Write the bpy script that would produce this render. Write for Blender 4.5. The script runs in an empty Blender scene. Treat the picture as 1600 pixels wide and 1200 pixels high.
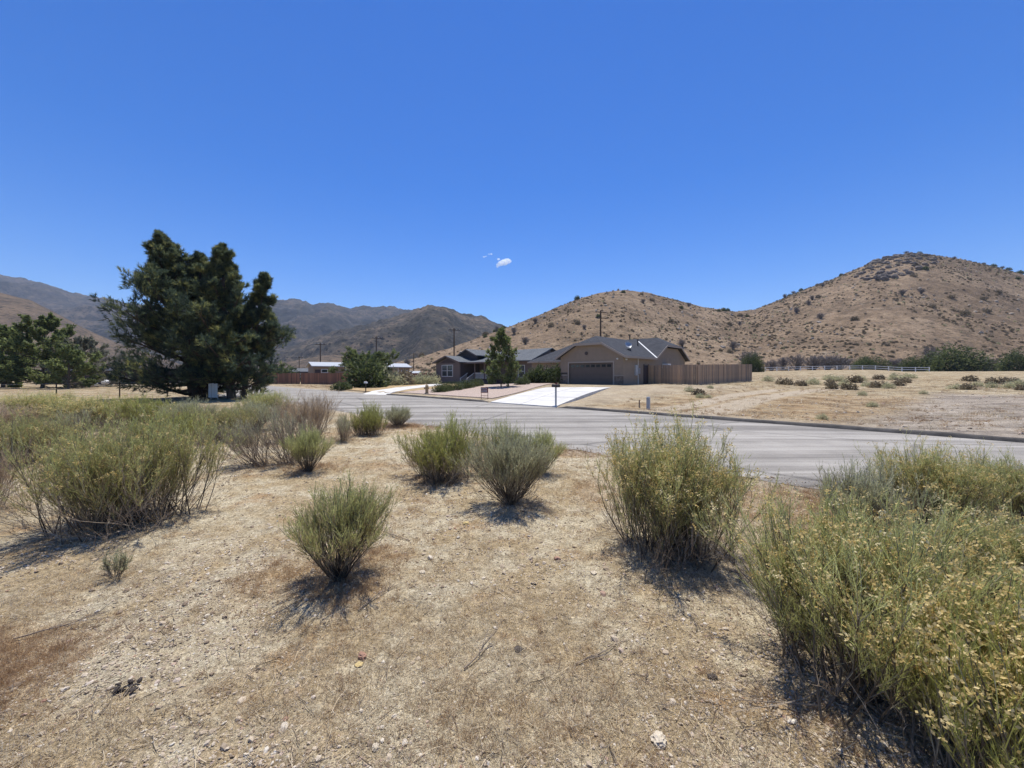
import bpy, bmesh, math, random
import numpy as np
from mathutils import Vector, Matrix
sc = bpy.context.scene
R = math.radians
PI = math.pi
C = sc.collection

# ------------------------------------------------------------------ camera, sky, sun, exposure
EYE = 1.6
FPX = 602.0                       # focal length in pixels of the 1600 px wide photograph
HOR = 585.0                       # horizon row
cam = bpy.data.cameras.new('camera'); camo = bpy.data.objects.new('camera', cam); C.objects.link(camo)
camo.location = (0, 0, EYE); camo.rotation_euler = (R(90), 0, 0)
cam.sensor_width = 36; cam.lens = 36*FPX/1600; cam.shift_y = -(600-HOR)/1600
cam.clip_start = 0.05; cam.clip_end = 20000
sc.camera = camo

SUN_EL, SUN_AZ = R(71), R(4)      # azimuth measured from the view direction to the right
world = bpy.data.worlds.new('World'); sc.world = world; world.use_nodes = True
nt = world.node_tree; nt.nodes.clear()
sky = nt.nodes.new('ShaderNodeTexSky'); sky.sky_type = 'NISHITA'; sky.sun_disc = False
sky.sun_elevation = SUN_EL; sky.sun_rotation = SUN_AZ
sky.altitude = 900; sky.air_density = 1.0; sky.dust_density = 0.1; sky.ozone_density = 4.0
bg = nt.nodes.new('ShaderNodeBackground'); bg.inputs[1].default_value = 0.12
wo = nt.nodes.new('ShaderNodeOutputWorld')
hsv = nt.nodes.new('ShaderNodeHueSaturation'); hsv.inputs['Saturation'].default_value = 1.42; hsv.inputs['Hue'].default_value = .514
nt.links.new(sky.outputs[0], hsv.inputs['Color']); nt.links.new(hsv.outputs[0], bg.inputs[0]); nt.links.new(bg.outputs[0], wo.inputs[0])
sl = bpy.data.lights.new('sun', 'SUN'); sl.energy = 4.9; sl.angle = R(0.53); sl.color = (1, 0.965, 0.885)
so = bpy.data.objects.new('sun', sl); C.objects.link(so)
sdir = Vector((math.sin(SUN_AZ)*math.cos(SUN_EL), math.cos(SUN_AZ)*math.cos(SUN_EL), math.sin(SUN_EL)))
so.rotation_euler = sdir.to_track_quat('Z', 'Y').to_euler(); so.location = (0, 0, 60)
sc.view_settings.view_transform = 'Standard'; sc.view_settings.look = 'None'
sc.view_settings.exposure = 0.32; sc.view_settings.gamma = 1.0; sc.view_settings.use_curve_mapping = False
sc.cycles.max_bounces = 8; sc.cycles.transparent_max_bounces = 8

# ------------------------------------------------------------------ frames
# the road runs far-left to near-right; u = along the road to the right, t = across it, away from the camera
UX, UY = 0.717, -0.697
NX, NY = 0.697, 0.717
RZ = math.atan2(UY, UX)
def W(u, t, z=0.0): return Vector((UX*u+NX*t, UY*u+NY*t, z))
def ut(x, y): return UX*x+UY*y, NX*x+NY*y
def px_t(px, t):                      # where the sight line through column px meets the line t
    a = (px-800)/FPX; Z = t/(NY+NX*a); return UX*a*Z+UY*Z, Z
def px_z(px, Z):                      # world x of column px at depth Z
    return (px-800)/FPX*Z
def zrow(y, Z): return EYE+(HOR-y)/FPX*Z
def sstep(a, b, x):
    k = np.clip((np.asarray(x, float)-a)/(b-a), 0, 1); return k*k*(3-2*k)

# ------------------------------------------------------------------ noise (numpy)
def _hash(ix, iy, seed):
    n = (ix.astype(np.int64)*374761393 + iy.astype(np.int64)*668265263 + seed*974711) & 0x7fffffff
    n = ((n ^ (n >> 13))*1274126177) & 0x7fffffff
    return ((n ^ (n >> 16)) & 0xffff)/65535.0
def vnoise(x, y, seed=0):
    x = np.asarray(x, float); y = np.asarray(y, float)
    ix = np.floor(x); iy = np.floor(y); fx = x-ix; fy = y-iy
    fx = fx*fx*fx*(fx*(fx*6-15)+10); fy = fy*fy*fy*(fy*(fy*6-15)+10)
    a = _hash(ix, iy, seed); b = _hash(ix+1, iy, seed); c = _hash(ix, iy+1, seed); d = _hash(ix+1, iy+1, seed)
    return (a*(1-fx)+b*fx)*(1-fy)+(c*(1-fx)+d*fx)*fy
def fbm(x, y, octv=4, seed=0, gain=.5):
    s = 0; a = 1; tot = 0
    for k in range(octv):
        s = s+a*vnoise(x*2**k+k*17.3, y*2**k-k*9.1, seed+k*7); tot += a; a *= gain
    return s/tot
def ridged(x, y, octv=5, seed=0):
    s = 0; a = 1; tot = 0
    for k in range(octv):
        s = s+a*(1-np.abs(2*vnoise(x*2**k+k*31.7, y*2**k+k*11.9, seed+k*5)-1)); tot += a; a *= .5
    return s/tot

# ------------------------------------------------------------------ mesh helpers
def tag(o, label=None, cat=None, group=None, kind=None):
    if label: o['label'] = label
    if cat: o['category'] = cat
    if group: o['group'] = group
    if kind: o['kind'] = kind
    return o
def empty(name, loc=(0, 0, 0), rz=0.0):
    o = bpy.data.objects.new(name, None); C.objects.link(o)
    o.location = loc; o.rotation_euler = (0, 0, rz); o.empty_display_size = .2
    return o
def link(name, me, mat=None, parent=None, loc=None, coll=None):
    o = bpy.data.objects.new(name, me); (coll or C).objects.link(o)
    if mat is not None:
        if not me.materials:
            for m in (mat if isinstance(mat, (list, tuple)) else [mat]): me.materials.append(m)
    if parent is not None: o.parent = parent
    if loc is not None: o.location = loc
    return o
def npmesh(name, V, faces, attrs=None, smooth=False, matidx=None):
    """V (n,3); faces: list of (m,k) integer arrays"""
    me = bpy.data.meshes.new(name)
    V = np.ascontiguousarray(V, np.float32)
    faces = [np.asarray(f, np.int32) for f in faces if len(f)]
    nl = sum(f.size for f in faces); nf = sum(len(f) for f in faces)
    me.vertices.add(len(V)); me.vertices.foreach_set('co', V.ravel())
    me.loops.add(nl); me.loops.foreach_set('vertex_index', np.concatenate([f.ravel() for f in faces]))
    me.polygons.add(nf)
    tot = np.concatenate([np.full(len(f), f.shape[1], np.int32) for f in faces])
    st = np.concatenate([[0], np.cumsum(tot)[:-1]]).astype(np.int32)
    me.polygons.foreach_set('loop_start', st)
    if matidx is not None: me.polygons.foreach_set('material_index', np.asarray(matidx, np.int32))
    me.polygons.foreach_set('use_smooth', np.full(nf, smooth, bool))
    for k, a in (attrs or {}).items():
        at = me.attributes.new(k, 'FLOAT', 'POINT'); at.data.foreach_set('value', np.ascontiguousarray(a, np.float32))
    me.update(calc_edges=True)
    return me
def pmesh(name, V, F, mat, parent=None, smooth=False, loc=None):
    me = bpy.data.meshes.new(name); me.from_pydata([tuple(v) for v in V], [], F); me.update()
    if smooth: me.polygons.foreach_set('use_smooth', [True]*len(me.polygons))
    return link(name, me, mat, parent, loc)
BOXF = [(0, 3, 2, 1), (4, 5, 6, 7), (0, 1, 5, 4), (1, 2, 6, 5), (2, 3, 7, 6), (3, 0, 4, 7)]
def boxv(x0, x1, y0, y1, z0, z1):
    return [(x0, y0, z0), (x1, y0, z0), (x1, y1, z0), (x0, y1, z0), (x0, y0, z1), (x1, y0, z1), (x1, y1, z1), (x0, y1, z1)]
def box(name, x0, x1, y0, y1, z0, z1, mat, parent=None):
    return pmesh(name, boxv(x0, x1, y0, y1, z0, z1), BOXF, mat, parent)
def boxes(name, L, mat, parent=None):
    V = []; F = []
    for b in L:
        n = len(V); V += boxv(*b); F += [tuple(i+n for i in f) for f in BOXF]
    return pmesh(name, V, F, mat, parent)
def slab(name, top, th, mat, parent=None):
    """polygon sheet (list of 3D points, counter-clockwise from above) thickened downwards"""
    n = len(top); V = list(top)+[(p[0], p[1], p[2]-th) for p in top]
    F = [tuple(range(n)), tuple(range(2*n-1, n-1, -1))]
    for i in range(n):
        j = (i+1) % n; F.append((i, i+n, j+n, j))
    return pmesh(name, V, F, mat, parent)
def wall(name, poly, axis, c0, c1, mat, parent=None):
    """outline given in (a, z), extruded along the other axis from c0 to c1; axis 'x': outline runs along x"""
    n = len(poly)
    if axis == 'x': V = [(a, c0, z) for a, z in poly]+[(a, c1, z) for a, z in poly]
    else: V = [(c0, a, z) for a, z in poly]+[(c1, a, z) for a, z in poly]
    F = [tuple(range(n)), tuple(range(2*n-1, n-1, -1))]+[(i, i+n, (i+1) % n+n, (i+1) % n) for i in range(n)]
    o = pmesh(name, V, F, mat, parent)
    bm = bmesh.new(); bm.from_mesh(o.data); bmesh.ops.recalc_face_normals(bm, faces=bm.faces); bm.to_mesh(o.data); bm.free()
    return o
def cyl_v(p0, p1, r0, r1, n=8):
    p0 = Vector(p0); p1 = Vector(p1); d = (p1-p0).normalized()
    a = d.orthogonal().normalized(); b = d.cross(a)
    V = []
    for p, r in ((p0, r0), (p1, r1)):
        for k in range(n):
            an = 2*PI*k/n; V.append(tuple(p+(a*math.cos(an)+b*math.sin(an))*r))
    F = [(k, (k+1) % n, (k+1) % n+n, k+n) for k in range(n)]+[tuple(range(n-1, -1, -1)), tuple(range(n, 2*n))]
    return V, F
def cyls(name, L, mat, parent=None, n=8, smooth=False):
    V = []; F = []
    for (p0, p1, r0, r1) in L:
        v, f = cyl_v(p0, p1, r0, r1, n); k = len(V); V += v; F += [tuple(i+k for i in q) for q in f]
    return pmesh(name, V, F, mat, parent, smooth)

# ------------------------------------------------------------------ materials
def new_mat(name):
    m = bpy.data.materials.new(name); m.use_nodes = True
    t = m.node_tree; t.nodes.clear(); out = t.nodes.new('ShaderNodeOutputMaterial')
    return m, t, out
def N(t, typ, **kw):
    n = t.nodes.new(typ)
    for k, v in kw.items(): setattr(n, k, v)
    return n
def ramp(t, fac, stops):
    r = t.nodes.new('ShaderNodeValToRGB'); e = r.color_ramp.elements
    while len(e) < len(stops): e.new(.5)
    for i, (p, c) in enumerate(stops):
        e[i].position = p; e[i].color = (c[0], c[1], c[2], 1)
    t.links.new(fac, r.inputs[0]); return r.outputs[0]
def mixc(t, fac, a, b, mode='MIX'):
    m = t.nodes.new('ShaderNodeMix'); m.data_type = 'RGBA'; m.blend_type = mode
    for s, v in ((m.inputs[0], fac), (m.inputs[6], a), (m.inputs[7], b)):
        if hasattr(v, 'links'): t.links.new(v, s)
        elif isinstance(v, (int, float)): s.default_value = v
        else: s.default_value = (v[0], v[1], v[2], 1)
    return m.outputs[2]
def noise(t, scale, detail=4, rough=.55, vec=None, dist=0.0):
    n = t.nodes.new('ShaderNodeTexNoise'); n.inputs['Scale'].default_value = scale
    n.inputs['Detail'].default_value = detail; n.inputs['Roughness'].default_value = rough; n.inputs['Distortion'].default_value = dist
    if vec is not None: t.links.new(vec, n.inputs['Vector'])
    return n.outputs[0]
def voro(t, scale, vec=None, feature='F1', out='Distance'):
    n = t.nodes.new('ShaderNodeTexVoronoi'); n.feature = feature; n.inputs['Scale'].default_value = scale
    if vec is not None: t.links.new(vec, n.inputs['Vector'])
    return n.outputs[out]
def mth(t, op, a, b=0.0, clamp=False):
    m = t.nodes.new('ShaderNodeMath'); m.operation = op; m.use_clamp = clamp
    for s, v in ((m.inputs[0], a), (m.inputs[1], b)):
        if hasattr(v, 'links'): t.links.new(v, s)
        else: s.default_value = v
    return m.outputs[0]
def objco(t, scale=None):
    n = t.nodes.new('ShaderNodeTexCoord').outputs['Object']
    if scale is None: return n
    m = t.nodes.new('ShaderNodeMapping'); m.inputs['Scale'].default_value = scale; t.links.new(n, m.inputs['Vector']); return m.outputs[0]
def geoco(t, scale=None, rotz=0):
    n = t.nodes.new('ShaderNodeNewGeometry').outputs['Position']
    m = t.nodes.new('ShaderNodeMapping'); m.inputs['Scale'].default_value = scale or (1, 1, 1); m.inputs['Rotation'].default_value = (0, 0, rotz)
    t.links.new(n, m.inputs['Vector']); return m.outputs[0]
def attr(t, name):
    n = t.nodes.new('ShaderNodeAttribute'); n.attribute_name = name; return n.outputs['Fac']
def bump(t, h, strength, dist):
    b = t.nodes.new('ShaderNodeBump'); b.inputs['Strength'].default_value = strength; b.inputs['Distance'].default_value = dist
    t.links.new(h, b.inputs['Height']); return b.outputs[0]
def bsdf(t, out, col, rough=.85, normal=None, spec=.25, metal=0.0):
    p = t.nodes.new('ShaderNodeBsdfPrincipled')
    if hasattr(col, 'links'): t.links.new(col, p.inputs['Base Color'])
    else: p.inputs['Base Color'].default_value = (*col, 1)
    p.inputs['Roughness'].default_value = rough; p.inputs['Specular IOR Level'].default_value = spec; p.inputs['Metallic'].default_value = metal
    if normal is not None: t.links.new(normal, p.inputs['Normal'])
    t.links.new(p.outputs[0], out.inputs[0]); return p
def simple(name, col, rough=.8, var=.15, scale=6, bscale=None, bstr=.2, spec=.25, metal=0.0, stretch=None):
    m, t, o = new_mat(name)
    v = objco(t, stretch)
    n = noise(t, scale, 5, .6, v)
    oi = t.nodes.new('ShaderNodeObjectInfo').outputs['Random']
    lo = tuple(c*(1-var) for c in col); hi = tuple(min(1, c*(1+var)) for c in col)
    c = ramp(t, n, [(.3, lo), (.7, hi)])
    if stretch: c = mixc(t, 1.0, c, ramp(t, oi, [(0, (.62, .66, .70)), (.5, (.95, .95, .95)), (1, (1.3, 1.22, 1.1))]), 'MULTIPLY')
    nb = bump(t, noise(t, bscale or scale*8, 3, .6, v), bstr, .02)
    bsdf(t, o, c, rough, nb, spec, metal); return m
def leafmat(name, stops, trans=.35, rough=.6, spec=.2, jitter=.12):
    m, t, o = new_mat(name)
    a = attr(t, 'tint')
    oi = t.nodes.new('ShaderNodeObjectInfo').outputs['Random']
    a2 = mth(t, 'ADD', a, mth(t, 'MULTIPLY', mth(t, 'SUBTRACT', oi, .5), jitter))
    c = ramp(t, a2, stops)
    d = t.nodes.new('ShaderNodeBsdfPrincipled'); t.links.new(c, d.inputs['Base Color'])
    d.inputs['Roughness'].default_value = rough; d.inputs['Specular IOR Level'].default_value = spec
    tr = t.nodes.new('ShaderNodeBsdfTranslucent'); t.links.new(c, tr.inputs[0])
    mx = t.nodes.new('ShaderNodeMixShader'); mx.inputs[0].default_value = trans
    t.links.new(d.outputs[0], mx.inputs[1]); t.links.new(tr.outputs[0], mx.inputs[2]); t.links.new(mx.outputs[0], o.inputs[0])
    return m
M = {}
# --- ground: decomposed granite with dry annual grass
def ground_mat():
    m, t, o = new_mat('dry_ground')
    v = geoco(t)
    big = noise(t, .55, 5, .6, v); mid = noise(t, 2.6, 6, .65, v); fine = noise(t, 38, 5, .7, v); grit = noise(t, 160, 3, .7, v)
    sand = ramp(t, fine, [(.28, (.25, .205, .13)), (.5, (.53, .45, .31)), (.72, (.72, .64, .48))])
    straw = ramp(t, fine, [(.28, (.17, .125, .07)), (.5, (.40, .305, .18)), (.74, (.62, .50, .32))])
    rust = ramp(t, fine, [(.28, (.13, .075, .036)), (.5, (.36, .215, .105)), (.76, (.56, .375, .20))])
    f1 = ramp(t, mth(t, 'ADD', mid, mth(t, 'MULTIPLY', mth(t, 'SUBTRACT', big, .5), .8)), [(.40, (0, 0, 0)), (.58, (1, 1, 1))])
    c = mixc(t, f1, sand, straw)
    f2 = ramp(t, noise(t, 1.3, 6, .7, geoco(t, (1, 1.3, 1))), [(.55, (0, 0, 0)), (.68, (1, 1, 1))])
    c = mixc(t, mth(t, 'MULTIPLY', f2, .7), c, rust)
    c = mixc(t, mth(t, 'MULTIPLY', attr(t, 'rust'), .4), c, rust)
    ff = attr(t, 'far'); mot = ramp(t, noise(t, .7, 7, .72, v), [(.38, (.44, .41, .38)), (.48, (.72, .70, .67)), (.60, (.95, .94, .92))])
    c = mixc(t, ff, c, mot, 'MULTIPLY')
    pale = ramp(t, fine, [(.25, (.28, .225, .16)), (.55, (.45, .37, .27)), (.8, (.56, .48, .365))])
    c = mixc(t, attr(t, 'bare'), c, pale)
    grey = ramp(t, noise(t, 1.2, 6, .75, geoco(t, (.35, 1.6, 1), -RZ)), [(.40, (.42, .355, .285)), (.52, (.29, .245, .20)), (.64, (.12, .10, .086))])
    c = mixc(t, attr(t, 'grey'), c, grey)
    g = ramp(t, grit, [(.34, (.42, .41, .40)), (.5, (.95, .95, .94)), (.66, (1.5, 1.5, 1.48))])
    c = mixc(t, .7, c, ramp(t, noise(t, 9, 6, .75, v), [(.34, (.6, .57, .54)), (.5, (1, 1, 1)), (.66, (1.3, 1.29, 1.26))]), 'MULTIPLY')
    c = mixc(t, .8, c, g, 'MULTIPLY')
    vd = voro(t, 70, v)
    peb = ramp(t, vd, [(.0, (1, 1, 1)), (.35, (0, 0, 0))])
    h = mth(t, 'ADD', mth(t, 'ADD', mth(t, 'MULTIPLY', fine, 1.2), mth(t, 'MULTIPLY', grit, .5)), mth(t, 'MULTIPLY', peb, .35))
    bsdf(t, o, c, .95, bump(t, h, .9, .022), .1); return m
M['ground'] = ground_mat()
def road_mat():
    m, t, o = new_mat('weathered_asphalt')
    v = geoco(t, (1, 1, 1), -RZ)
    st = noise(t, 1.0, 5, .6, geoco(t, (.05, 1, 1), -RZ)); st2 = noise(t, 1.0, 4, .6, geoco(t, (.12, 4.5, 1), -RZ))
    pat = noise(t, .8, 5, .65, v); gr = noise(t, 120, 3, .75, v)
    f = mth(t, 'ADD', mth(t, 'ADD', mth(t, 'MULTIPLY', st, .55), mth(t, 'MULTIPLY', st2, .35)), mth(t, 'MULTIPLY', pat, .2))
    c = ramp(t, f, [(.40, (.135, .123, .106)), (.52, (.23, .21, .183)), (.64, (.37, .342, .30))])
    c = mixc(t, .6, c, ramp(t, gr, [(.34, (.5, .5, .5)), (.66, (1.45, 1.43, 1.40))]), 'MULTIPLY')
    cr = voro(t, .22, geoco(t, (.6, 1.2, 1), -RZ), 'DISTANCE_TO_EDGE')
    crk = ramp(t, mth(t, 'ADD', cr, mth(t, 'MULTIPLY', noise(t, 3, 4, .6, v), .03)), [(.018, (.45, .45, .45)), (.026, (1, 1, 1))])
    c = mixc(t, .7, c, crk, 'MULTIPLY')
    bsdf(t, o, c, .85, bump(t, gr, .5, .008), .25); return m
M['road'] = road_mat()
M['berm'] = simple('dark_asphalt_berm', (.10, .09, .08), .9, .35, 3, 60, .6)
M['concrete'] = simple('pale_concrete', (.58, .555, .51), .85, .17, 1.1, 60, .15)
M['concrete_edge'] = simple('concrete_joint', (.30, .27, .23), .9, .2, 4)
M['gravel'] = simple('pink_gravel', (.40, .31, .25), .9, .55, 16, 26, 1.0)
M['lawn'] = simple('dead_lawn', (.38, .27, .14), .95, .35, 3, 60, .8)
M['stucco'] = simple('tan_stucco', (.275, .215, .16), .9, .08, 2, 40, .25)
M['stucco2'] = simple('tan_trim', (.36, .30, .245), .8, .05, 2)
M['stone'] = simple('stone_veneer', (.20, .155, .12), .9, .4, 5, 14, .8)
M['garage'] = simple('brown_garage_door', (.135, .105, .085), .6, .06, 2)
M['glassdark'] = simple('dark_glass', (.03, .035, .04), .12, .1, 1, spec=.6)
def shingle_mat(name, a, b):
    m, t, o = new_mat(name)
    br = t.nodes.new('ShaderNodeTexBrick'); br.inputs['Scale'].default_value = 1.0
    br.inputs['Brick Width'].default_value = .33; br.inputs['Row Height'].default_value = .16; br.inputs['Mortar Size'].default_value = .012
    br.inputs['Color1'].default_value = (*a, 1); br.inputs['Color2'].default_value = (*b, 1); br.inputs['Mortar'].default_value = (a[0]*.5, a[1]*.5, a[2]*.5, 1)
    t.links.new(objco(t), br.inputs['Vector'])
    c = mixc(t, .6, br.outputs[0], ramp(t, noise(t, 1.1, 5, .7, objco(t)), [(.3, (.7, .7, .7)), (.7, (1.25, 1.25, 1.25))]), 'MULTIPLY')
    bsdf(t, o, c, .95, bump(t, noise(t, 60, 3, .6, objco(t)), .5, .01), .1); return m
M['shingle'] = shingle_mat('slate_shingles', (.06, .062, .070), (.082, .084, .092))
M['shingle2'] = shingle_mat('grey_shingles', (.135, .143, .15), (.165, .172, .178))
M['siding'] = simple('grey_brown_siding', (.17, .132, .115), .8, .08, 2)
M['siding_dark'] = simple('dark_siding', (.075, .058, .056), .8, .08, 2)
M['white'] = simple('white_paint', (.72, .71, .68), .6, .05, 3)
M['greypaint'] = simple('grey_paint', (.42, .42, .41), .6, .08, 3)
M['wood'] = simple('weathered_fence_wood', (.38, .27, .185), .9, .3, 3, 30, .4, stretch=(6, 6, .6))
M['wood_red'] = simple('reddish_fence_wood', (.25, .13, .085), .9, .3, 3, 30, .4, stretch=(6, 6, .6))
M['pole'] = simple('creosoted_pole', (.075, .055, .042), .9, .3, 4, 20, .4, stretch=(4, 4, .4))
M['metal'] = simple('galvanised_metal', (.40, .41, .42), .45, .1, 5, metal=.6)
M['black'] = simple('black_paint', (.025, .025, .027), .6, .2, 5)
M['dark_box'] = simple('dark_painted_box', (.06, .05, .043), .5, .2, 5)
M['beige'] = simple('beige_siding', (.27, .205, .15), .85, .08, 2)
M['whiteroof'] = simple('white_metal_roof', (.42, .43, .44), .5, .06, 1.5)
M['hydrant'] = simple('faded_yellow_hydrant', (.36, .25, .14), .7, .25, 6)
M['maroon'] = simple('maroon_sign', (.16, .04, .045), .6, .1, 4)
M['bark'] = simple('grey_brown_bark', (.14, .11, .085), .95, .35, 5, 22, .8, stretch=(3, 3, .6))
M['pinebark'] = simple('dark_pine_bark', (.095, .07, .055), .95, .4, 4, 14, 1.0, stretch=(3, 3, .6))
M['stem'] = leafmat('shrub_stems', [(0, (.05, .038, .03)), (.5, (.17, .14, .105)), (1, (.42, .38, .27))], .0)
M['drystem'] = leafmat('dry_grey_stems', [(0, (.12, .092, .068)), (.5, (.29, .225, .165)), (1, (.52, .44, .34))], .1)
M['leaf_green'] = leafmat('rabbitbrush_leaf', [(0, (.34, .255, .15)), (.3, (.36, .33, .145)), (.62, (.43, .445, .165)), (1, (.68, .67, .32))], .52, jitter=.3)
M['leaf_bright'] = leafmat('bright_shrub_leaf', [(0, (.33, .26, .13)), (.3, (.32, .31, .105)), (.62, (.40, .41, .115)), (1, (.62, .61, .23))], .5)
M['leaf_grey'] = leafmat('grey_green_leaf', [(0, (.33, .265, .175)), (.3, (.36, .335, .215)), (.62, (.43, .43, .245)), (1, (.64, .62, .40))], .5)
M['leaf_straw'] = leafmat('straw_leaf', [(0, (.28, .20, .125)), (.5, (.50, .38, .245)), (1, (.70, .57, .40))], .45)
M['flower'] = leafmat('faded_yellow_flower', [(0, (.48, .34, .11)), (.5, (.70, .54, .23)), (1, (.82, .71, .43))], .4)
M['pine'] = leafmat('pine_needle', [(0, (.042, .064, .050)), (.4, (.095, .13, .082)), (.70, (.20, .22, .09)), (1, (.40, .38, .14))], .48)
M['tree'] = leafmat('tree_leaf', [(0, (.085, .11, .038)), (.5, (.17, .205, .072)), (1, (.31, .345, .14))], .52, jitter=.25)
M['tree_dark'] = leafmat('dark_tree_leaf', [(0, (.04, .055, .022)), (.5, (.082, .105, .038)), (1, (.17, .19, .075))], .4)
M['tree_grey'] = leafmat('greyish_tree_leaf', [(0, (.11, .115, .08)), (.5, (.20, .205, .145)), (1, (.33, .325, .25))], .4)
M['bare'] = leafmat('bare_grey_twigs', [(0, (.10, .085, .078)), (.5, (.19, .165, .15)), (1, (.29, .26, .24))], .1)
M['shrubdot'] = leafmat('hill_shrub_leaf', [(0, (.10, .08, .052)), (.5, (.185, .148, .095)), (1, (.29, .24, .16))], .35, jitter=.5)
M['grass'] = leafmat('dry_grass_blade', [(0, (.34, .25, .15)), (.5, (.58, .47, .315)), (1, (.78, .69, .51))], .45, jitter=.5)
M['grass_rust'] = leafmat('rusty_dry_grass', [(0, (.24, .145, .075)), (.5, (.44, .29, .165)), (1, (.62, .46, .28))], .45, jitter=.5)
M['straw'] = simple('straw_litter', (.52, .42, .28), .9, .3, 8)
M['litter'] = simple('dark_litter', (.13, .10, .075), .9, .4, 8)
def pebble_mat():
    m, t, o = new_mat('pebble'); oi = t.nodes.new('ShaderNodeObjectInfo').outputs['Random']
    c = ramp(t, oi, [(0, (.22, .16, .11)), (.4, (.42, .33, .23)), (.75, (.55, .45, .33)), (.93, (.68, .61, .50)), (1, (.38, .22, .15))])
    bsdf(t, o, c, .9, bump(t, noise(t, 40, 3, .6, objco(t)), .4, .01), .2); return m
M['pebble'] = pebble_mat()
M['rock_pale'] = simple('pale_quartz_rock', (.62, .53, .40), .85, .2, 9, 40, .4)
M['rock_hill'] = simple('hill_granite', (.36, .30, .24), .9, .25, 3, 12, .5)
M['rock_outcrop'] = simple('dark_outcrop', (.16, .13, .108), .9, .35, 1.2, 6, .8)
M['rock_red'] = simple('reddish_rock', (.38, .22, .15), .9, .25, 9, 40, .4)
M['rock_dark'] = simple('dark_rock', (.10, .08, .066), .9, .3, 20, 50, .6)
M['rock_yellow'] = simple('yellowish_rock', (.58, .44, .20), .85, .2, 9, 40, .4)
M['cloud'], _t, _o = new_mat('cloud_vapour')
_v = _t.nodes.new('ShaderNodeVolumePrincipled'); _v.inputs['Color'].default_value = (1, 1, 1, 1); _v.inputs['Density'].default_value = .035; _v.inputs['Anisotropy'].default_value = .3
_t.links.new(_v.outputs[0], _o.inputs['Volume'])
sc.cycles.volume_bounces = 6

def hill_mat(name, cols, dark, rock, s=1.0, shrub=.5, dots=0.16):
    m, t, o = new_mat(name); v = geoco(t)
    n1 = noise(t, .02*s, 6, .65, v); n2 = noise(t, .16*s, 5, .7, v); n3 = noise(t, 1.1*s, 4, .7, v)
    f = mth(t, 'ADD', mth(t, 'MULTIPLY', n1, .6), mth(t, 'MULTIPLY', n2, .4))
    c = ramp(t, f, [(.42, cols[0]), (.51, cols[1]), (.60, cols[2])])
    c = mixc(t, .5, c, ramp(t, n3, [(.32, (.45, .45, .46)), (.5, (.95, .95, .95)), (.68, (1.5, 1.48, 1.45))]), 'MULTIPLY')
    vd = voro(t, dots*s, v)
    sp = ramp(t, mth(t, 'ADD', vd, mth(t, 'MULTIPLY', n2, .35)), [(.38, (1, 1, 1)), (.54, (0, 0, 0))])
    dens = ramp(t, noise(t, .012*s, 4, .6, v), [(.40, (0, 0, 0)), (.62, (1, 1, 1))])
    c = mixc(t, mth(t, 'MULTIPLY', sp, mth(t, 'ADD', mth(t, 'MULTIPLY', dens, shrub), shrub*.5), True), c, dark)
    rk = ramp(t, noise(t, .09*s, 6, .8, geoco(t, (1, 1, 2.2))), [(.60, (0, 0, 0)), (.68, (1, 1, 1))])
    c = mixc(t, mth(t, 'MULTIPLY', rk, .6), c, rock)
    h = mth(t, 'ADD', mth(t, 'MULTIPLY', n2, 2.0), n3)
    bsdf(t, o, c, .95, bump(t, h, .8, .8/s), .1); return m
M['hill'] = hill_mat('dry_hill', [(.155, .108, .068), (.235, .165, .103), (.31, .225, .145)], (.10, .078, .052), (.34, .285, .225), 1.0, .95, .38)
M['lowhill'] = hill_mat('low_dry_hill', [(.075, .06, .047), (.115, .087, .063), (.165, .12, .082)], (.042, .038, .03), (.22, .185, .15), .7, .9, .3)
M['mountain'] = hill_mat('chaparral_mountain', [(.026, .026, .023), (.05, .045, .037), (.11, .086, .063)], (.012, .013, .011), (.17, .14, .115), .3, .95, .3)
M['midmount'] = hill_mat('half_bare_mountain', [(.034, .032, .027), (.065, .055, .042), (.145, .108, .074)], (.015, .015, .012), (.20, .165, .13), .4, .95, .3)

# ------------------------------------------------------------------ ground height
ROAD0, ROAD1 = 6.8, 14.8
def H(u, t):
    u = np.asarray(u, float); t = np.asarray(t, float)
    x = UX*u+NX*t; y = UY*u+NY*t
    near = 0.10*(fbm(x*.35, y*.35, 3, 3)-.5)+0.05*(fbm(x*1.3, y*1.3, 3, 9)-.5)+.028*(fbm(x*6, y*6, 3, 14)-.5)
    near = near*(1-sstep(5.2, 6.7, t)*.85)+.012
    pad = .55*sstep(15.5, 31, t)*sstep(-38, -26, u)+.12*sstep(16, 34, t)*(1-sstep(-38, -26, u))
    pad = pad+.28*sstep(34, 52, t)*sstep(-30, -8, u)
    # open field on the right stays low near the road
    fld = .10*sstep(15, 26, t)+.35*sstep(26, 48, t)
    k = sstep(-13.5, -6.5, u-(t-30)*.1)
    far = pad*(1-k)+fld*k+.05*(fbm(x*.3, y*.3, 4, 21)-.5)*sstep(15.5, 19, t)+.08*sstep(15.0, 15.6, t)
    far = far+.12*sstep(52, 100, t)*(1-k)
    far = far+1.75*sstep(44, 135, t)*sstep(-48, -26, u)
    z = np.where(t < (ROAD0+ROAD1)/2, near, far)
    dip = sstep(ROAD0-.12, ROAD0+.25, t)*(1-sstep(ROAD1+.02, ROAD1+.22, t))
    z = z*(1-dip)-.07*dip
    return z
def Hxy(x, y): return float(H(*[np.array([c]) for c in ut(x, y)])[0])
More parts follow.
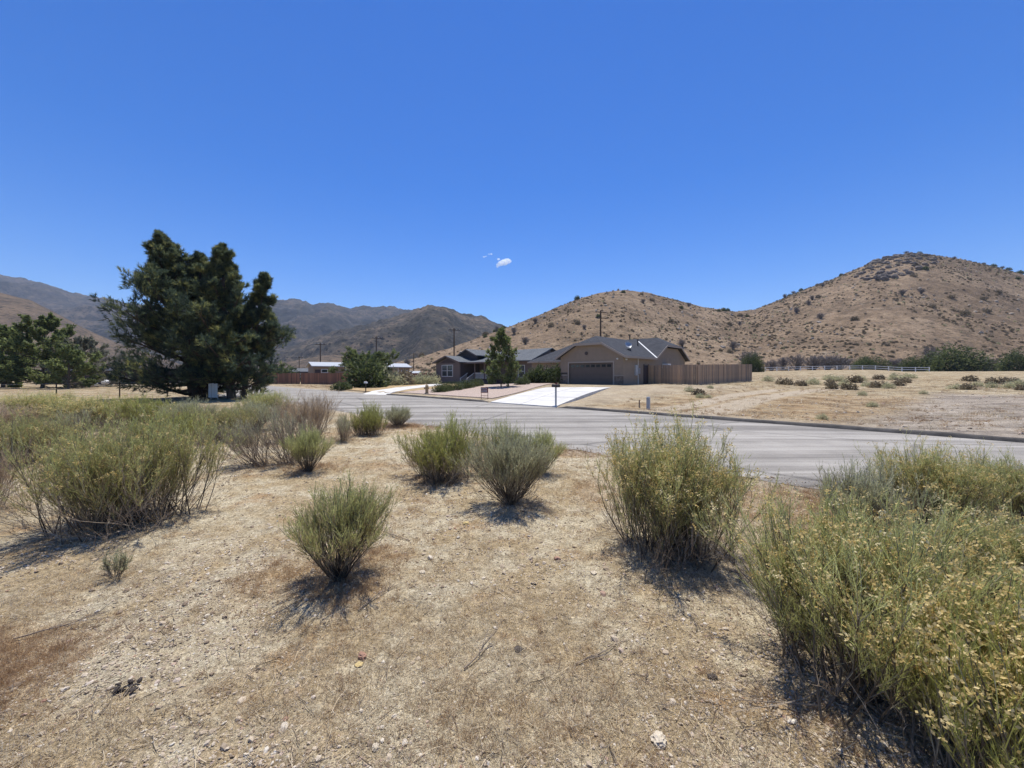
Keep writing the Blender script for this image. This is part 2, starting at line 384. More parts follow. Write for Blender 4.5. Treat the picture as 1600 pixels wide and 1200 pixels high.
def gpt(px, y, z0=4.0, z1=135.0):
    """the ground point seen through pixel (px, y)"""
    Z = np.linspace(z0, z1, 1600); a = (px-800)/FPX; u, t = ut(a*Z, Z)
    row = HOR+(EYE-H(u, t))*FPX/Z; i = np.argmax(row <= y) if (row <= y).any() else len(Z)-1
    return float(a*Z[i]), float(Z[i])
def Hut(u, t): return float(H(np.array([u]), np.array([t]))[0])
def lines(a, b, lo, hi, step, g, extra=()):
    L = list(np.arange(a, b+1e-6, step))
    p = b; s = step
    while p < hi: s = max(step, (p-b)*g+step); p += s; L.append(p)
    p = a
    while p > lo: s = max(step, (a-p)*g+step); p -= s; L.append(p)
    L = [q for q in L if all(abs(q-e) > .04 for e in extra)]+list(extra)
    return np.array(sorted(L))
gu = lines(-5, 1.4, -900, 500, .06, .04)
gt = lines(-1, 5.2, -500, 700, .06, .04, (ROAD0-.12, ROAD0, ROAD0+.12, ROAD0+.25, ROAD1, ROAD1+.1, ROAD1+.22, ROAD1+.32))
UU, TT = np.meshgrid(gu, gt)
ZZ = H(UU, TT)
XX = UX*UU+NX*TT; YY = UY*UU+NY*TT
nu, ntt = len(gu), len(gt)
idx = np.arange(nu*ntt).reshape(ntt, nu)
Fq = np.stack([idx[:-1, :-1], idx[:-1, 1:], idx[1:, 1:], idx[1:, :-1]], -1).reshape(-1, 4)
# colour zones of the soil: wheel tracks, orange grass, disked grey earth
def track(px_list, wid):
    d = np.full(UU.shape, 1e9)
    P = []
    for (px, y) in px_list:
        P.append(gpt(px, y))
    for (a, b) in zip(P[:-1], P[1:]):
        ax, ay = a; bx, by = b; L2 = (bx-ax)**2+(by-ay)**2
        k = np.clip(((XX-ax)*(bx-ax)+(YY-ay)*(by-ay))/L2, 0, 1)
        d = np.minimum(d, np.hypot(XX-ax-k*(bx-ax), YY-ay-k*(by-ay)))
    return 1-sstep(wid*.5, wid, d)
nz = fbm(UU*.5, TT*.5, 4, 40)
farside = sstep(ROAD1, ROAD1+.5, TT)
bare = np.maximum(track([(1085, 652), (1130, 640), (1160, 630), (1200, 620), (1260, 611), (1330, 606)], 1.0), track([(1010, 648), (1090, 632), (1150, 617), (1215, 609)], .8))*(.85+.3*nz)
bare = np.maximum(bare, farside*sstep(-25, -20, UU)*(1-sstep(-12, -8.5, UU-(TT-20)*.12))*(1-sstep(36, 42, TT))*(.15+.7*nz))
bare = np.maximum(bare, farside*(1-sstep(ROAD1+.4, ROAD1+1.6, TT))*.7)
bare = np.maximum(bare, (1-farside)*sstep(6.2, 6.6, TT)*.8)
pxx = 800+FPX*XX/np.maximum(YY, 1); pyy = HOR+FPX*EYE/np.maximum(YY, 1)
k_right = sstep(-1.5, .5, UU+(TT-15)*(-.12)-1.2*(nz-.5))*farside
grey = k_right*(1-sstep(34, 40, TT+6*(nz-.5)))*.9
rust = farside*sstep(-11, -8, UU)*(1-k_right)*(1-sstep(30, 36, TT))*1.0*sstep(.25, .55, nz+.15)*(1-np.clip(bare, 0, 1))*.95
rust = np.maximum(rust, farside*(1-sstep(-33, -28, UU))*(.5))
rust = np.maximum(rust, (1-farside)*.8*sstep(.5, .62, fbm(XX*.6, YY*.6, 4, 71)))
gm = npmesh('ground', np.stack([XX, YY, ZZ], -1).reshape(-1, 3), [Fq], {'far': np.maximum(farside, sstep(14, 20, np.hypot(XX, YY))).ravel(), 'bare': bare.ravel(), 'grey': grey.ravel(), 'rust': rust.ravel()}, smooth=True)
ground = link('ground', gm, M['ground']); tag(ground, 'dry sandy ground with straw coloured grass', 'ground', kind='structure')

# ------------------------------------------------------------------ road, kerb berm, driveways
us = np.concatenate([np.arange(-260, -60, 4), np.arange(-60, 12, .25), np.arange(12, 120, 3)])
rng = np.random.default_rng(5)
e0 = ROAD0+.20*(fbm(us*1.1, us*0, 5, 2, .65)-.5)*2; e1 = np.full_like(us, ROAD1+.02)
flare = 2.6*np.exp(-((us+36)/3.2)**2)
e0 = e0-flare
rows = [0, .15, .5, .85, 1]
V = []
for k in rows:
    tt = e0*(1-k)+e1*k
    zz = .0+.05*math.sin(PI*k)*np.ones_like(us)
    if k == 0: zz = zz-.004
    zz = zz+.05*np.exp(-((us+36)/3.6)**2)*(k == 0)
    V.append(np.stack([UX*us+NX*tt, UY*us+NY*tt, zz], -1))
V = np.stack(V).reshape(-1, 3); n = len(us); idr = np.arange(n*len(rows)).reshape(len(rows), n)
F = np.stack([idr[:-1, :-1], idr[:-1, 1:], idr[1:, 1:], idr[1:, :-1]], -1).reshape(-1, 4)
road = link('road', npmesh('road', V, [F], smooth=True), M['road']); tag(road, 'light grey weathered asphalt street', 'road', kind='structure')
def berm(name, u0, u1, label):
    uu = np.arange(u0, u1, .2); prof = [(0, -.03), (.03, .075), (.08, .11), (.15, .115), (.25, .075), (.40, .03)]
    V = []
    end = np.minimum(sstep(0, .5, uu-u0), 1-sstep(u1-u0-.7, u1-u0-.2, uu-u0))
    for (a, z) in prof:
        w = .03*(fbm(uu*1.5+a*3, uu*0+a*9, 3, 8)-.5)*2
        tt = ROAD1+.0+a+w; zz = z*(.9+.35*(fbm(uu*.9, uu*0+a, 3, 4)-.5))*(.25+.75*end)
        V.append(np.stack([UX*uu+NX*tt, UY*uu+NY*tt, zz], -1))
    V = np.stack(V).reshape(-1, 3); n = len(uu); i = np.arange(n*len(prof)).reshape(len(prof), n)
    F = np.stack([i[:-1, :-1], i[:-1, 1:], i[1:, 1:], i[1:, :-1]], -1).reshape(-1, 4)
    o = link(name, npmesh(name, V, [F], smooth=True), M['berm']); tag(o, label, 'kerb', kind='structure'); return o
berm('kerb', -11.3, 30, 'dark asphalt kerb along the far side of the street, right of the driveway')
berm('kerb', -28.5, -16.3, 'dark asphalt kerb left of the concrete driveway')
# main driveway: a skewed apron of six slabs climbing to the garage
dw = empty('driveway', W(-14, 15, 0)); dwi = dw.location.copy()
tag(dw, 'wide pale concrete driveway sloping up to the brown garage door', 'driveway', kind='structure')
def dpt(a, b):   # a across 0..1 left to right, b along 0..1
    ul = -16.1*(1-b)+-24.0*b; ur = -11.45*(1-b)+-17.3*b
    u = ul*(1-a)+ur*a; t = (ROAD1-.02)*(1-b)+32.3*b
    z = .035*(1-b)+.60*b+.20*math.sin(PI*min(1, b*1.05+.02))*(.55+.45*a)
    return W(u, t, z)-dwi
nb = 5
for i in range(2):
    for j in range(nb):
        a0, a1 = i/2+.004, (i+1)/2-.004; b0, b1 = j/nb+.002, (j+1)/nb-.002
        bs = np.linspace(b0, b1, 5); V = []; F = []
        for b in bs:
            for a in (a0, a1): p = dpt(a, b); V.append(tuple(p))
            for a in (a0, a1): p = dpt(a, b); V.append((p.x, p.y, p.z-.45))
        for q in range(4):
            k = 4*q; F += [(k, k+1, k+5, k+4), (k+1, k+3, k+7, k+5), (k+2, k, k+4, k+6)]
        F += [(0, 2, 3, 1), (16, 17, 19, 18)]
        pmesh('slab', V, F, M['concrete'], dw)
V = []; F = []
for b in np.linspace(.004, .996, 12):
    for a in (.003, .997):
        p = dpt(a, b); V.append((p.x, p.y, p.z-.02))
for q in range(11): F.append((2*q, 2*q+1, 2*q+3, 2*q+2))
pmesh('joint_bed', V, F, M['concrete_edge'], dw)
# second driveway far left
d2 = empty('driveway', W(-33, 15, 0)); tag(d2, 'narrow pale concrete driveway running to the left side of the grey house', 'driveway', kind='structure')
pts = []
for (px, y) in ((545, 616.5), (606, 614.5), (640, 609), (693, 602.6), (685, 600.8), (620, 606)):
    Z = (EYE-.12)*FPX/(y-HOR); pts.append((px_z(px, Z), Z))
def sheet(name, pts, mat, th=.05, lift=.05, parent=None, sub=4, org=(0, 0, 0)):
    bm = bmesh.new(); vs = [bm.verts.new((x, y, 0)) for x, y in pts]; bm.faces.new(vs)
    bmesh.ops.triangulate(bm, faces=bm.faces)
    bmesh.ops.subdivide_edges(bm, edges=bm.edges, cuts=sub, use_grid_fill=True)
    for v in bm.verts: v.co.z = Hxy(v.co.x, v.co.y)+lift
    ex = bmesh.ops.extrude_face_region(bm, geom=bm.faces[:])
    for v in [g for g in ex['geom'] if isinstance(g, bmesh.types.BMVert)]: v.co.z -= th
    bmesh.ops.recalc_face_normals(bm, faces=bm.faces)
    bmesh.ops.translate(bm, verts=bm.verts, vec=-Vector(org))
    me = bpy.data.meshes.new(name); bm.to_mesh(me); bm.free()
    return link(name, me, mat, parent)
sheet('slab', pts, M['concrete'], .12, .07, d2, 4, d2.location)
# dead lawn and gravel bed between the driveways
def pts_ut(L): return [tuple(W(u, t).xy) for u, t in L]
lw = sheet('lawn', pts_ut([(-41, 15.5), (-29.3, 15.5), (-30.5, 22), (-36, 30), (-41, 33), (-50, 34)]), M['lawn'], .06, .05, None, 6)
tag(lw, 'dead yellow lawn in front of the grey house', 'lawn', kind='structure')
gb = sheet('gravel_bed', pts_ut([(-28.8, 16.3), (-17.6, 16.3), (-19.2, 20), (-24.8, 32), (-29, 32), (-35, 30)]), M['gravel'], .06, .05, None, 6)
tag(gb, 'pinkish gravel bed beside the concrete driveway', 'gravel bed', kind='structure')

# ------------------------------------------------------------------ hills
def interp(P, x): return np.interp(x, [p[0] for p in P], [p[1] for p in P])
def make_hill(name, prof, zr, zf, mat, label, cols=300, rows=70, amp=3.0, nscale=.02, rough=.4, px0=None, px1=None, foot=-2.0, seed=0, power=1.0, gul=0.0):
    p0 = px0 if px0 is not None else prof[0][0]; p1 = px1 if px1 is not None else prof[-1][0]
    px = np.linspace(p0, p1, cols)
    a = (px-800)/FPX
    row = interp(prof, px); Zr = interp(zr, px); Zf = interp(zf, px)
    k = np.concatenate([np.linspace(0, 1, rows), np.linspace(1, 2.0, 14)[1:]])
    A, K = np.meshgrid(a, k); ZR = np.broadcast_to(Zr, A.shape); ZF = np.broadcast_to(Zf, A.shape)
    Y = ZF+(ZR-ZF)*K; X = A*Y
    top = EYE+(HOR-row)/FPX*Zr; T = np.broadcast_to(top, A.shape)
    kk = np.minimum(K, 1); sh = .5*kk**power+.5*kk*kk*(3-2*kk)
    Z = foot+(T-foot)*sh
    back = np.clip(K-1, 0, 1); Z = Z-(T-foot)*back*back*(3-2*back)*1.0
    env = np.sin(PI*np.clip(kk, 0, 1))**1.1*(K <= 1)
    nzz = fbm(X*nscale, Y*nscale, 5, seed+1)-.5
    Z = Z+amp*2*(nzz-.12)*env
    if gul: Z = Z+gul*(np.minimum(ridged(X*nscale*.7, Y*nscale*.4, 5, seed+5)-.80, 0))*env*(1-.45*kk)
    Z = Z+rough*(fbm(X*nscale*9, Y*nscale*9, 3, seed+9)-.5)*2*sstep(.02, .2, kk)
    i = np.arange(A.size).reshape(A.shape)
    F = np.stack([i[:-1, :-1], i[:-1, 1:], i[1:, 1:], i[1:, :-1]], -1).reshape(-1, 4)
    V = np.stack([X, Y, Z], -1)
    o = link(name, npmesh(name, V.reshape(-1, 3), [F], smooth=True), mat); tag(o, label, 'hill' if 'hill' in name else 'mountain', kind='structure')
    return V, K
prof1 = [(430, 592), (540, 585), (640, 562), (700, 545), (760, 523), (800, 509), (850, 489), (900, 468), (940, 457), (975, 453), (1010, 457), (1060, 470), (1100, 480), (1150, 487), (1180, 484), (1220, 468), (1260, 452), (1300, 437), (1340, 420), (1380, 405), (1420, 397), (1450, 398), (1500, 405), (1560, 419), (1600, 430), (1700, 455), (1900, 505), (2300, 560)]
HV, HK = make_hill('hill', prof1, [(430, 170), (700, 190), (975, 240), (1150, 290), (1435, 300), (2300, 300)], [(430, 110), (700, 105), (900, 105), (1100, 112), (1600, 108), (2300, 90)], M['hill'], 'dry brown hill with two rounded summits behind the houses', 560, 110, 2.6, .022, .35, foot=1.2, seed=3, gul=5.0)
LV, LK = make_hill('hill', [(-900, 410), (-300, 430), (0, 457), (50, 470), (90, 490), (130, 512), (180, 535), (260, 562), (340, 588)], [(-900, 380), (340, 330)], [(-900, 150), (340, 150)], M['lowhill'], 'tan foothill at the left edge below the dark mountain', 220, 60, 5, .015, .5, foot=-1, seed=21, gul=22)
make_hill('hill', [(360, 588), (400, 575), (445, 566), (490, 558), (520, 554), (545, 556), (580, 565), (640, 586)], [(360, 300), (640, 300)], [(360, 190), (640, 190)], M['lowhill'], 'low reddish hillock behind the mobile home', 120, 30, 1.2, .03, .3, foot=-1, seed=31)
make_hill('mountain', [(280, 590), (380, 560), (460, 540), (530, 515), (580, 505), (610, 498), (640, 488), (668, 477), (680, 480), (692, 481), (708, 486), (722, 491), (738, 493), (751, 494), (770, 502), (790, 510), (830, 530), (900, 570), (960, 590)], [(280, 800), (960, 900)], [(280, 300), (960, 320)], M['midmount'], 'brown pointed mountain in the gap left of the near hill', 420, 110, 14, .007, 5.5, foot=-4, seed=41, gul=130)
make_hill('mountain', [(-1200, 385), (-600, 400), (-200, 412), (0, 430), (40, 437), (75, 446), (100, 455), (125, 462), (165, 466), (200, 474), (260, 482), (330, 484), (400, 476), (435, 472), (463, 470), (476, 473), (488, 478), (512, 476), (530, 480), (546, 484), (566, 481), (590, 480), (614, 479), (649, 485), (700, 492), (800, 520), (950, 560), (1050, 590)], [(-1200, 1700), (1050, 1900)], [(-1200, 500), (200, 520), (1050, 620)], M['mountain'], 'dark chaparral mountain range on the left skyline', 520, 110, 36, .0034, 15, foot=-8, seed=51, gul=300)

# ------------------------------------------------------------------ plants: vectorised branching
def rvec(rg, n): v = rg.normal(size=(n, 3)); return v/np.linalg.norm(v, axis=1, keepdims=True)
def nrm(v): return v/np.maximum(np.linalg.norm(v, axis=-1, keepdims=True), 1e-9)
def grow(rg, P, D, L, K=4, up=.1, jit=.1):
    pos = np.empty((len(P), K, 3)); pos[:, 0] = P; d = nrm(D)
    st = (L/(K-1))[:, None]
    for k in range(1, K):
        pos[:, k] = pos[:, k-1]+d*st
        d = nrm(d+np.array([0, 0, up])+rg.normal(size=d.shape)*jit)
    return pos
def sample(rg, pos, m, t0, t1=1.0):
    """m points on each polyline: position, tangent, parameter"""
    n, K, _ = pos.shape
    t = rg.uniform(t0, t1, (n, m)); f = np.clip(t*(K-1), 0, K-1.001); i = f.astype(int); fr = (f-i)[..., None]
    a = np.take_along_axis(pos, i[..., None].repeat(3, -1), 1); b = np.take_along_axis(pos, (i+1)[..., None].repeat(3, -1), 1)
    return (a*(1-fr)+b*fr).reshape(-1, 3), nrm((b-a).reshape(-1, 3)), t.reshape(-1)
class Geo:
    def __init__(s): s.V = []; s.Q = []; s.T = []; s.A = []; s.n = 0
    def add(s, V, Q=None, T=None, tint=None):
        s.V.append(V); s.A.append(np.broadcast_to(tint if tint is not None else .5, (len(V),)))
        if Q is not None: s.Q.append(Q+s.n)
        if T is not None: s.T.append(T+s.n)
        s.n += len(V)
    def mesh(s, name, smooth=False):
        return npmesh(name, np.concatenate(s.V), [x for x in ((np.concatenate(s.Q) if s.Q else []), (np.concatenate(s.T) if s.T else [])) if len(x)], {'tint': np.concatenate(s.A)}, smooth)
def tubes(g, rg, pos, r0, r1, sides=3, tint=.5):
    n, K, _ = pos.shape
    tan = np.empty_like(pos); tan[:, :-1] = pos[:, 1:]-pos[:, :-1]; tan[:, -1] = tan[:, -2]; tan = nrm(tan)
    ref = rvec(rg, n)[:, None, :]
    a = nrm(np.cross(tan, ref)); b = np.cross(tan, a)
    r0 = np.broadcast_to(r0, (n,)); r1 = np.broadcast_to(r1, (n,))
    rr = r0[:, None]+(r1-r0)[:, None]*np.linspace(0, 1, K)[None]
    if sides == 2: ring = [pos+a*rr[..., None], pos-a*rr[..., None]]
    else: ring = [pos+(a*math.cos(2*PI*k/sides)+b*math.sin(2*PI*k/sides))*rr[..., None] for k in range(sides)]
    V = np.stack(ring, 2)
    i = np.arange(n*K*sides).reshape(n, K, sides)
    Qs = []
    for k in range(1 if sides == 2 else sides):
        k2 = (k+1) % sides
        Qs.append(np.stack([i[:, :-1, k], i[:, :-1, k2], i[:, 1:, k2], i[:, 1:, k]], -1).reshape(-1, 4))
    tn = np.broadcast_to(np.asarray(tint).reshape(-1, 1, 1) if np.ndim(tint) else tint, (n, K, sides)).reshape(-1)
    g.add(V.reshape(-1, 3), np.concatenate(Qs), None, tn)
def leaves(g, rg, P, D, L, Wd, tint, diamond=False):
    n = len(P); D = nrm(D); s = nrm(np.cross(D, rvec(rg, n)))
    L = np.broadcast_to(L, (n,))[:, None]; Wd = np.broadcast_to(Wd, (n,))[:, None]
    if diamond:
        V = np.stack([P, P+D*L*.5+s*Wd*.5, P+D*L, P+D*L*.5-s*Wd*.5], 1).reshape(-1, 3)
        i = np.arange(n*4).reshape(n, 4); g.add(V, i, None, np.repeat(tint, 4))
    else:
        V = np.stack([P-s*Wd*.5, P+s*Wd*.5, P+D*L], 1).reshape(-1, 3)
        i = np.arange(n*3).reshape(n, 3); g.add(V, None, i, np.repeat(tint, 3))

def bush_parts(seed, h, w, mains=40, tw=8, tl=6, lf=9, leaf_len=.026, leaf_w=.003, bare=.35, flow=0.0, up=.12, lean=(0, 0), base=.04, dead=0.0, thick=.005, lobes=1, round_=.3, deadwood=.14, tw0=.38):
    rg = np.random.default_rng(seed)
    # one or several crowns growing from neighbouring roots, each fanning out like a broom
    lw_ = 1.0 if lobes == 1 else .62
    cen = np.zeros((lobes, 2)); hs_ = np.ones(lobes)
    if lobes > 1:
        an = np.arange(lobes)*2*PI/lobes+seed; cen = np.stack([np.cos(an), np.sin(an)], -1)*w*.17*rg.uniform(.7, 1.2, (lobes, 1)); hs_ = np.concatenate([[1.0], rg.uniform(.74, .98, lobes-1)])
    li = rg.integers(0, lobes, mains)
    ph = rg.uniform(0, 2*PI, mains); k = np.sqrt(rg.uniform(0, 1, mains))
    thm = np.arctan(w*lw_*.5/(h*(1-round_)))*(1+.16*np.sin(ph*2+seed+li)+.12*np.sin(ph*3+seed*1.7))
    th = thm*k
    D = nrm(np.stack([np.sin(th)*np.cos(ph)+lean[0]+cen[li, 0]*.22, np.sin(th)*np.sin(ph)+lean[1]+cen[li, 1]*.22, np.cos(th)], -1))
    Ltot = h*hs_[li]*(1-round_*k**2)/np.maximum(D[:, 2], .35)*rg.uniform(.84, 1.05, mains)
    P = np.stack([np.clip(rg.normal(0, base, mains), -1.5*base, 1.5*base)+cen[li, 0]*.8, np.clip(rg.normal(0, base, mains), -1.5*base, 1.5*base)+cen[li, 1]*.8, np.full(mains, -.02)], -1)
    mp = grow(rg, P, D+np.stack([D[:, 0]*.25, D[:, 1]*.25, np.zeros(mains)], -1), Ltot*.70, 6, up*.5, .075)
    gs = Geo(); gl = Geo(); gf = Geo(); gd = Geo()
    tubes(gs, rg, mp, rg.uniform(.6, 1.3, mains)*thick, .0018, 4, rg.uniform(.05, .45, mains))
    p, tn, t = sample(rg, mp, tw, tw0)
    Lm = np.repeat(Ltot, tw)
    tp = grow(rg, p, tn+rvec(rg, len(p))*.42+np.array([0, 0, .16]), Lm*rg.uniform(.20, .36, len(p))*(1.12-.35*t), 4, up*1.2, .09)
    tubes(gs, rg, tp, .0019, .0011, 3, rg.uniform(.3, .95, len(tp)))
    p, tn, t = sample(rg, tp, tl, .15)
    Lq = np.repeat(Lm, tl)
    qp = grow(rg, p, tn+rvec(rg, len(p))*.52+np.array([0, 0, .2]), Lq*rg.uniform(.07, .15, len(p)), 3, up*1.2, .09)
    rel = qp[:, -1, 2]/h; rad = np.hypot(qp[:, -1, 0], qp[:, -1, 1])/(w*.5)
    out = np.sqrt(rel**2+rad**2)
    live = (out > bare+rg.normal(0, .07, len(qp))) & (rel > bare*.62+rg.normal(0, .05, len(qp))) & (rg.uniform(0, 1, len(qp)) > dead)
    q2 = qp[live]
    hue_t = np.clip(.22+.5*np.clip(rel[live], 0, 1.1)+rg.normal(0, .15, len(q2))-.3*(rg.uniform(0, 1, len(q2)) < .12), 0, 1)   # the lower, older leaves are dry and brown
    if (~live).any(): tubes(gs, rg, qp[~live], .0011, .0006, 2, rg.uniform(.35, 1, int((~live).sum())))
    if len(q2):
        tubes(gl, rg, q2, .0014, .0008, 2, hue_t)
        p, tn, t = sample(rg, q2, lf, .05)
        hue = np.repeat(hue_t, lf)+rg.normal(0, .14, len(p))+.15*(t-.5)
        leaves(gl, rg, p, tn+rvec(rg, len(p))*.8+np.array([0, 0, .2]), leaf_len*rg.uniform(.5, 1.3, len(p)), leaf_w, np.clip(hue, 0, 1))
    if flow > 0:
        tips = q2[(rg.uniform(0, 1, len(q2)) < flow) & (q2[:, -1, 2] > h*.4)]
        m = 10
        p = np.repeat(tips[:, -1], m, 0)+rg.normal(0, .011, (len(tips)*m, 3))
        leaves(gf, rg, p, rvec(rg, len(p))+np.array([0, 0, .6]), .016*rg.uniform(.7, 1.3, len(p)), .010, np.clip(np.repeat(rg.normal(.5, .22, len(tips)), m)+rg.normal(0, .1, len(p)), 0, 1), True)
    # dead grey wood spreading low around the base
    m = int(mains*deadwood)
    if m:
        ph = rg.uniform(0, 2*PI, m); th = rg.uniform(R(42), R(82), m)
        dp = grow(rg, P[:m], np.stack([np.sin(th)*np.cos(ph), np.sin(th)*np.sin(ph), np.cos(th)], -1), w*.5*rg.uniform(.5, .95, m), 6, -.02, .14); dp[..., 2] = np.maximum(dp[..., 2], .012)
        tubes(gd, rg, dp, thick*.7, .001, 3, rg.uniform(.2, .8, m))
        p, tn, t = sample(rg, dp, 12, .12); dq = grow(rg, p, tn+rvec(rg, len(p))*.6+np.array([0, 0, .9]), min(w, h)*.20*rg.uniform(.4, 1.4, len(p)), 4, .05, .16); dq[..., 2] = np.maximum(dq[..., 2], .008)
        tubes(gd, rg, dq, .0015, .0007, 2, rg.uniform(.2, .9, len(p)))
        p, tn, t = sample(rg, dq, 5, .2); leaves(gd, rg, p, tn+rvec(rg, len(p))*.5, leaf_len*1.2, leaf_w*1.1, rg.uniform(.2, .8, len(p)))
    return gs, gl, gf, gd
def bush(name, px, by, h, w, leaf, label, seed, cat='bush', group=None, stem='stem', Z=None, x=None, **kw):
    Z = Z or EYE*FPX/(by-HOR); x = px_z(px, Z) if x is None else x
    gs, gl, gf, gd = bush_parts(seed, h, w, **kw)
    e = empty(name, (x, Z, Hxy(x, Z))); tag(e, label, cat, group)
    link('stems', gs.mesh('stems'), M[stem], e)
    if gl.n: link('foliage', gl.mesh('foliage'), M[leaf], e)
    if gd.n: link('dead_wood', gd.mesh('dead_wood'), M['drystem'], e)
    if gf.n: link('flowers', gf.mesh('flowers'), M['flower'], e)
    return e
def copy_thing(src, loc, rz, scale, label, group=None, zs=None):
    e = empty(src.name.split('.')[0], loc, rz); e.scale = (scale, scale, zs or scale)
    tag(e, label, src['category'], group or src.get('group'))
    for ch in src.children:
        c = ch.copy(); C.objects.link(c); c.parent = e
    return e
# the shrubs of the open lot in front
GB = 'rabbitbrush shrubs on the open lot'
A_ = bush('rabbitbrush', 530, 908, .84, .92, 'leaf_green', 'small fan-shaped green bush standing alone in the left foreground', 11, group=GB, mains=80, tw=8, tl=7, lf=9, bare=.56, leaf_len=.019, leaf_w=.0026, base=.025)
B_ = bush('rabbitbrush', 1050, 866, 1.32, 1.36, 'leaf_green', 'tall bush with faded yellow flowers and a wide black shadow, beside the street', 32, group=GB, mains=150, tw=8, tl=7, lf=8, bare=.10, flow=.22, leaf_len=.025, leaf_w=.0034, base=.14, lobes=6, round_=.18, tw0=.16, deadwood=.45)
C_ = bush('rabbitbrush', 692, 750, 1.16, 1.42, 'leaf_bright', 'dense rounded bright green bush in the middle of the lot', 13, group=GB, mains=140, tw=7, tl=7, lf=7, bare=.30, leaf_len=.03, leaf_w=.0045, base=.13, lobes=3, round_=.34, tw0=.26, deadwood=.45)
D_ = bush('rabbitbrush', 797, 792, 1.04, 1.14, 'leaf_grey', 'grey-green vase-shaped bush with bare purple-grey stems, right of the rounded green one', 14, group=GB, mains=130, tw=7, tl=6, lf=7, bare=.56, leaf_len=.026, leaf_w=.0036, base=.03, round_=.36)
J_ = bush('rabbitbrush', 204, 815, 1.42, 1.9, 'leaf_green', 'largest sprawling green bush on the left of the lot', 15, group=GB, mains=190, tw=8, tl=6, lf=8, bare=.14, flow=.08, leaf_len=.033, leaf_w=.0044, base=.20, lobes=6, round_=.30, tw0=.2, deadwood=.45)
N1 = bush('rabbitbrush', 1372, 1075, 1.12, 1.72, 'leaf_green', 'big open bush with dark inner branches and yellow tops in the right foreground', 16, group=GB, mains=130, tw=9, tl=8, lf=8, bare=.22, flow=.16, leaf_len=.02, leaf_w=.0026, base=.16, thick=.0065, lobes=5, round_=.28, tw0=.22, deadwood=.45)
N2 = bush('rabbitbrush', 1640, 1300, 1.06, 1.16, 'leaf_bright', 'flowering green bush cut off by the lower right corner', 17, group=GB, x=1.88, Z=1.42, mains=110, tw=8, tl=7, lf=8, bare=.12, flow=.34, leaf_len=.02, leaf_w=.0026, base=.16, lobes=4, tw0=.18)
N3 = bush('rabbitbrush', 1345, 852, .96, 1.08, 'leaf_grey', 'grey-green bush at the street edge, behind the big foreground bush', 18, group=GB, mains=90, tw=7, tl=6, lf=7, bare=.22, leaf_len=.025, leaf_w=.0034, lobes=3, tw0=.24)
N4 = copy_thing(B_, (px_z(1465, 4.0), 4.0, Hxy(px_z(1465, 4.0), 4.0)), 1.9, .80, 'yellow-green flowering bush against the street near the right edge', GB, .74)
N5 = copy_thing(J_, (px_z(1590, 4.1), 4.1, Hxy(px_z(1590, 4.1), 4.1)), 2.6, .62, 'green bush at the right edge with the street behind it', GB, .64)
N6 = copy_thing(N1, (3.15, 2.55, Hxy(3.15, 2.55)), 2.2, .85, 'green bush at the right edge, behind the flowering corner bush', GB, .78)
F_ = copy_thing(C_, (px_z(576, 10), 10, 0), 1.0, .80, 'small broom-like green bush by the street, left one of the pair', GB, .92)
G_ = copy_thing(D_, (px_z(622, 11.6), 11.6, 0), 2.0, .86, 'small low bush by the street, right one of the pair', GB, .74)
E1 = copy_thing(C_, (px_z(795, 6.2), 6.2, Hxy(px_z(795, 6.2), 6.2)), 2.4, .66, 'low bright green bush partly hidden behind the grey-green vase-shaped one', GB, .85)
E2 = copy_thing(A_, (px_z(846, 6.1), 6.1, Hxy(px_z(846, 6.1), 6.1)), .7, .85, 'small green bush nearest the street, right behind the vase-shaped bush', GB, .95)
H_ = copy_thing(A_, (px_z(482, 6.3), 6.3, Hxy(px_z(482, 6.3), 6.3)), 1.4, .85, 'small green bush in front of the dry grey leaning bush', GB, .98)
I1 = bush('dry_bush', 432, 728, 1.18, 1.75, 'leaf_grey', 'dry grey bush with pale bare branches leaning left', 19, group='dry shrubs on the open lot', stem='drystem', mains=75, tw=8, tl=6, lf=5, bare=.55, dead=.45, lean=(-.38, 0), leaf_len=.03, leaf_w=.004, base=.08, deadwood=.5, lobes=2)
I2 = bush('dry_bush', 480, 690, 1.42, 1.9, 'leaf_straw', 'tall dead straw-brown bush in front of the street', 20, group='dry shrubs on the open lot', stem='drystem', mains=90, tw=8, tl=7, lf=6, bare=.45, dead=.3, leaf_len=.033, leaf_w=.0045, base=.1, lobes=3, deadwood=.3)
I3 = copy_thing(I1, (px_z(536, 9.0), 9.0, Hxy(px_z(536, 9.0), 9.0)), 2.0, .46, 'small thin grey dead bush at the right end of the dry thicket', 'dry shrubs on the open lot', .66)
L_ = copy_thing(I2, (-6.15, 4.4, Hxy(-6.15, 4.4)), .6, .62, 'brown dry bush cut off by the left edge', 'dry shrubs on the open lot', .66)
Mm = bush('rabbitbrush', 180, 908, .27, .26, 'leaf_grey', 'tiny pale sprig of a bush in the left foreground', 22, group=GB, mains=14, tw=5, tl=4, lf=7, bare=.3, leaf_len=.022, leaf_w=.003, base=.015, thick=.002)
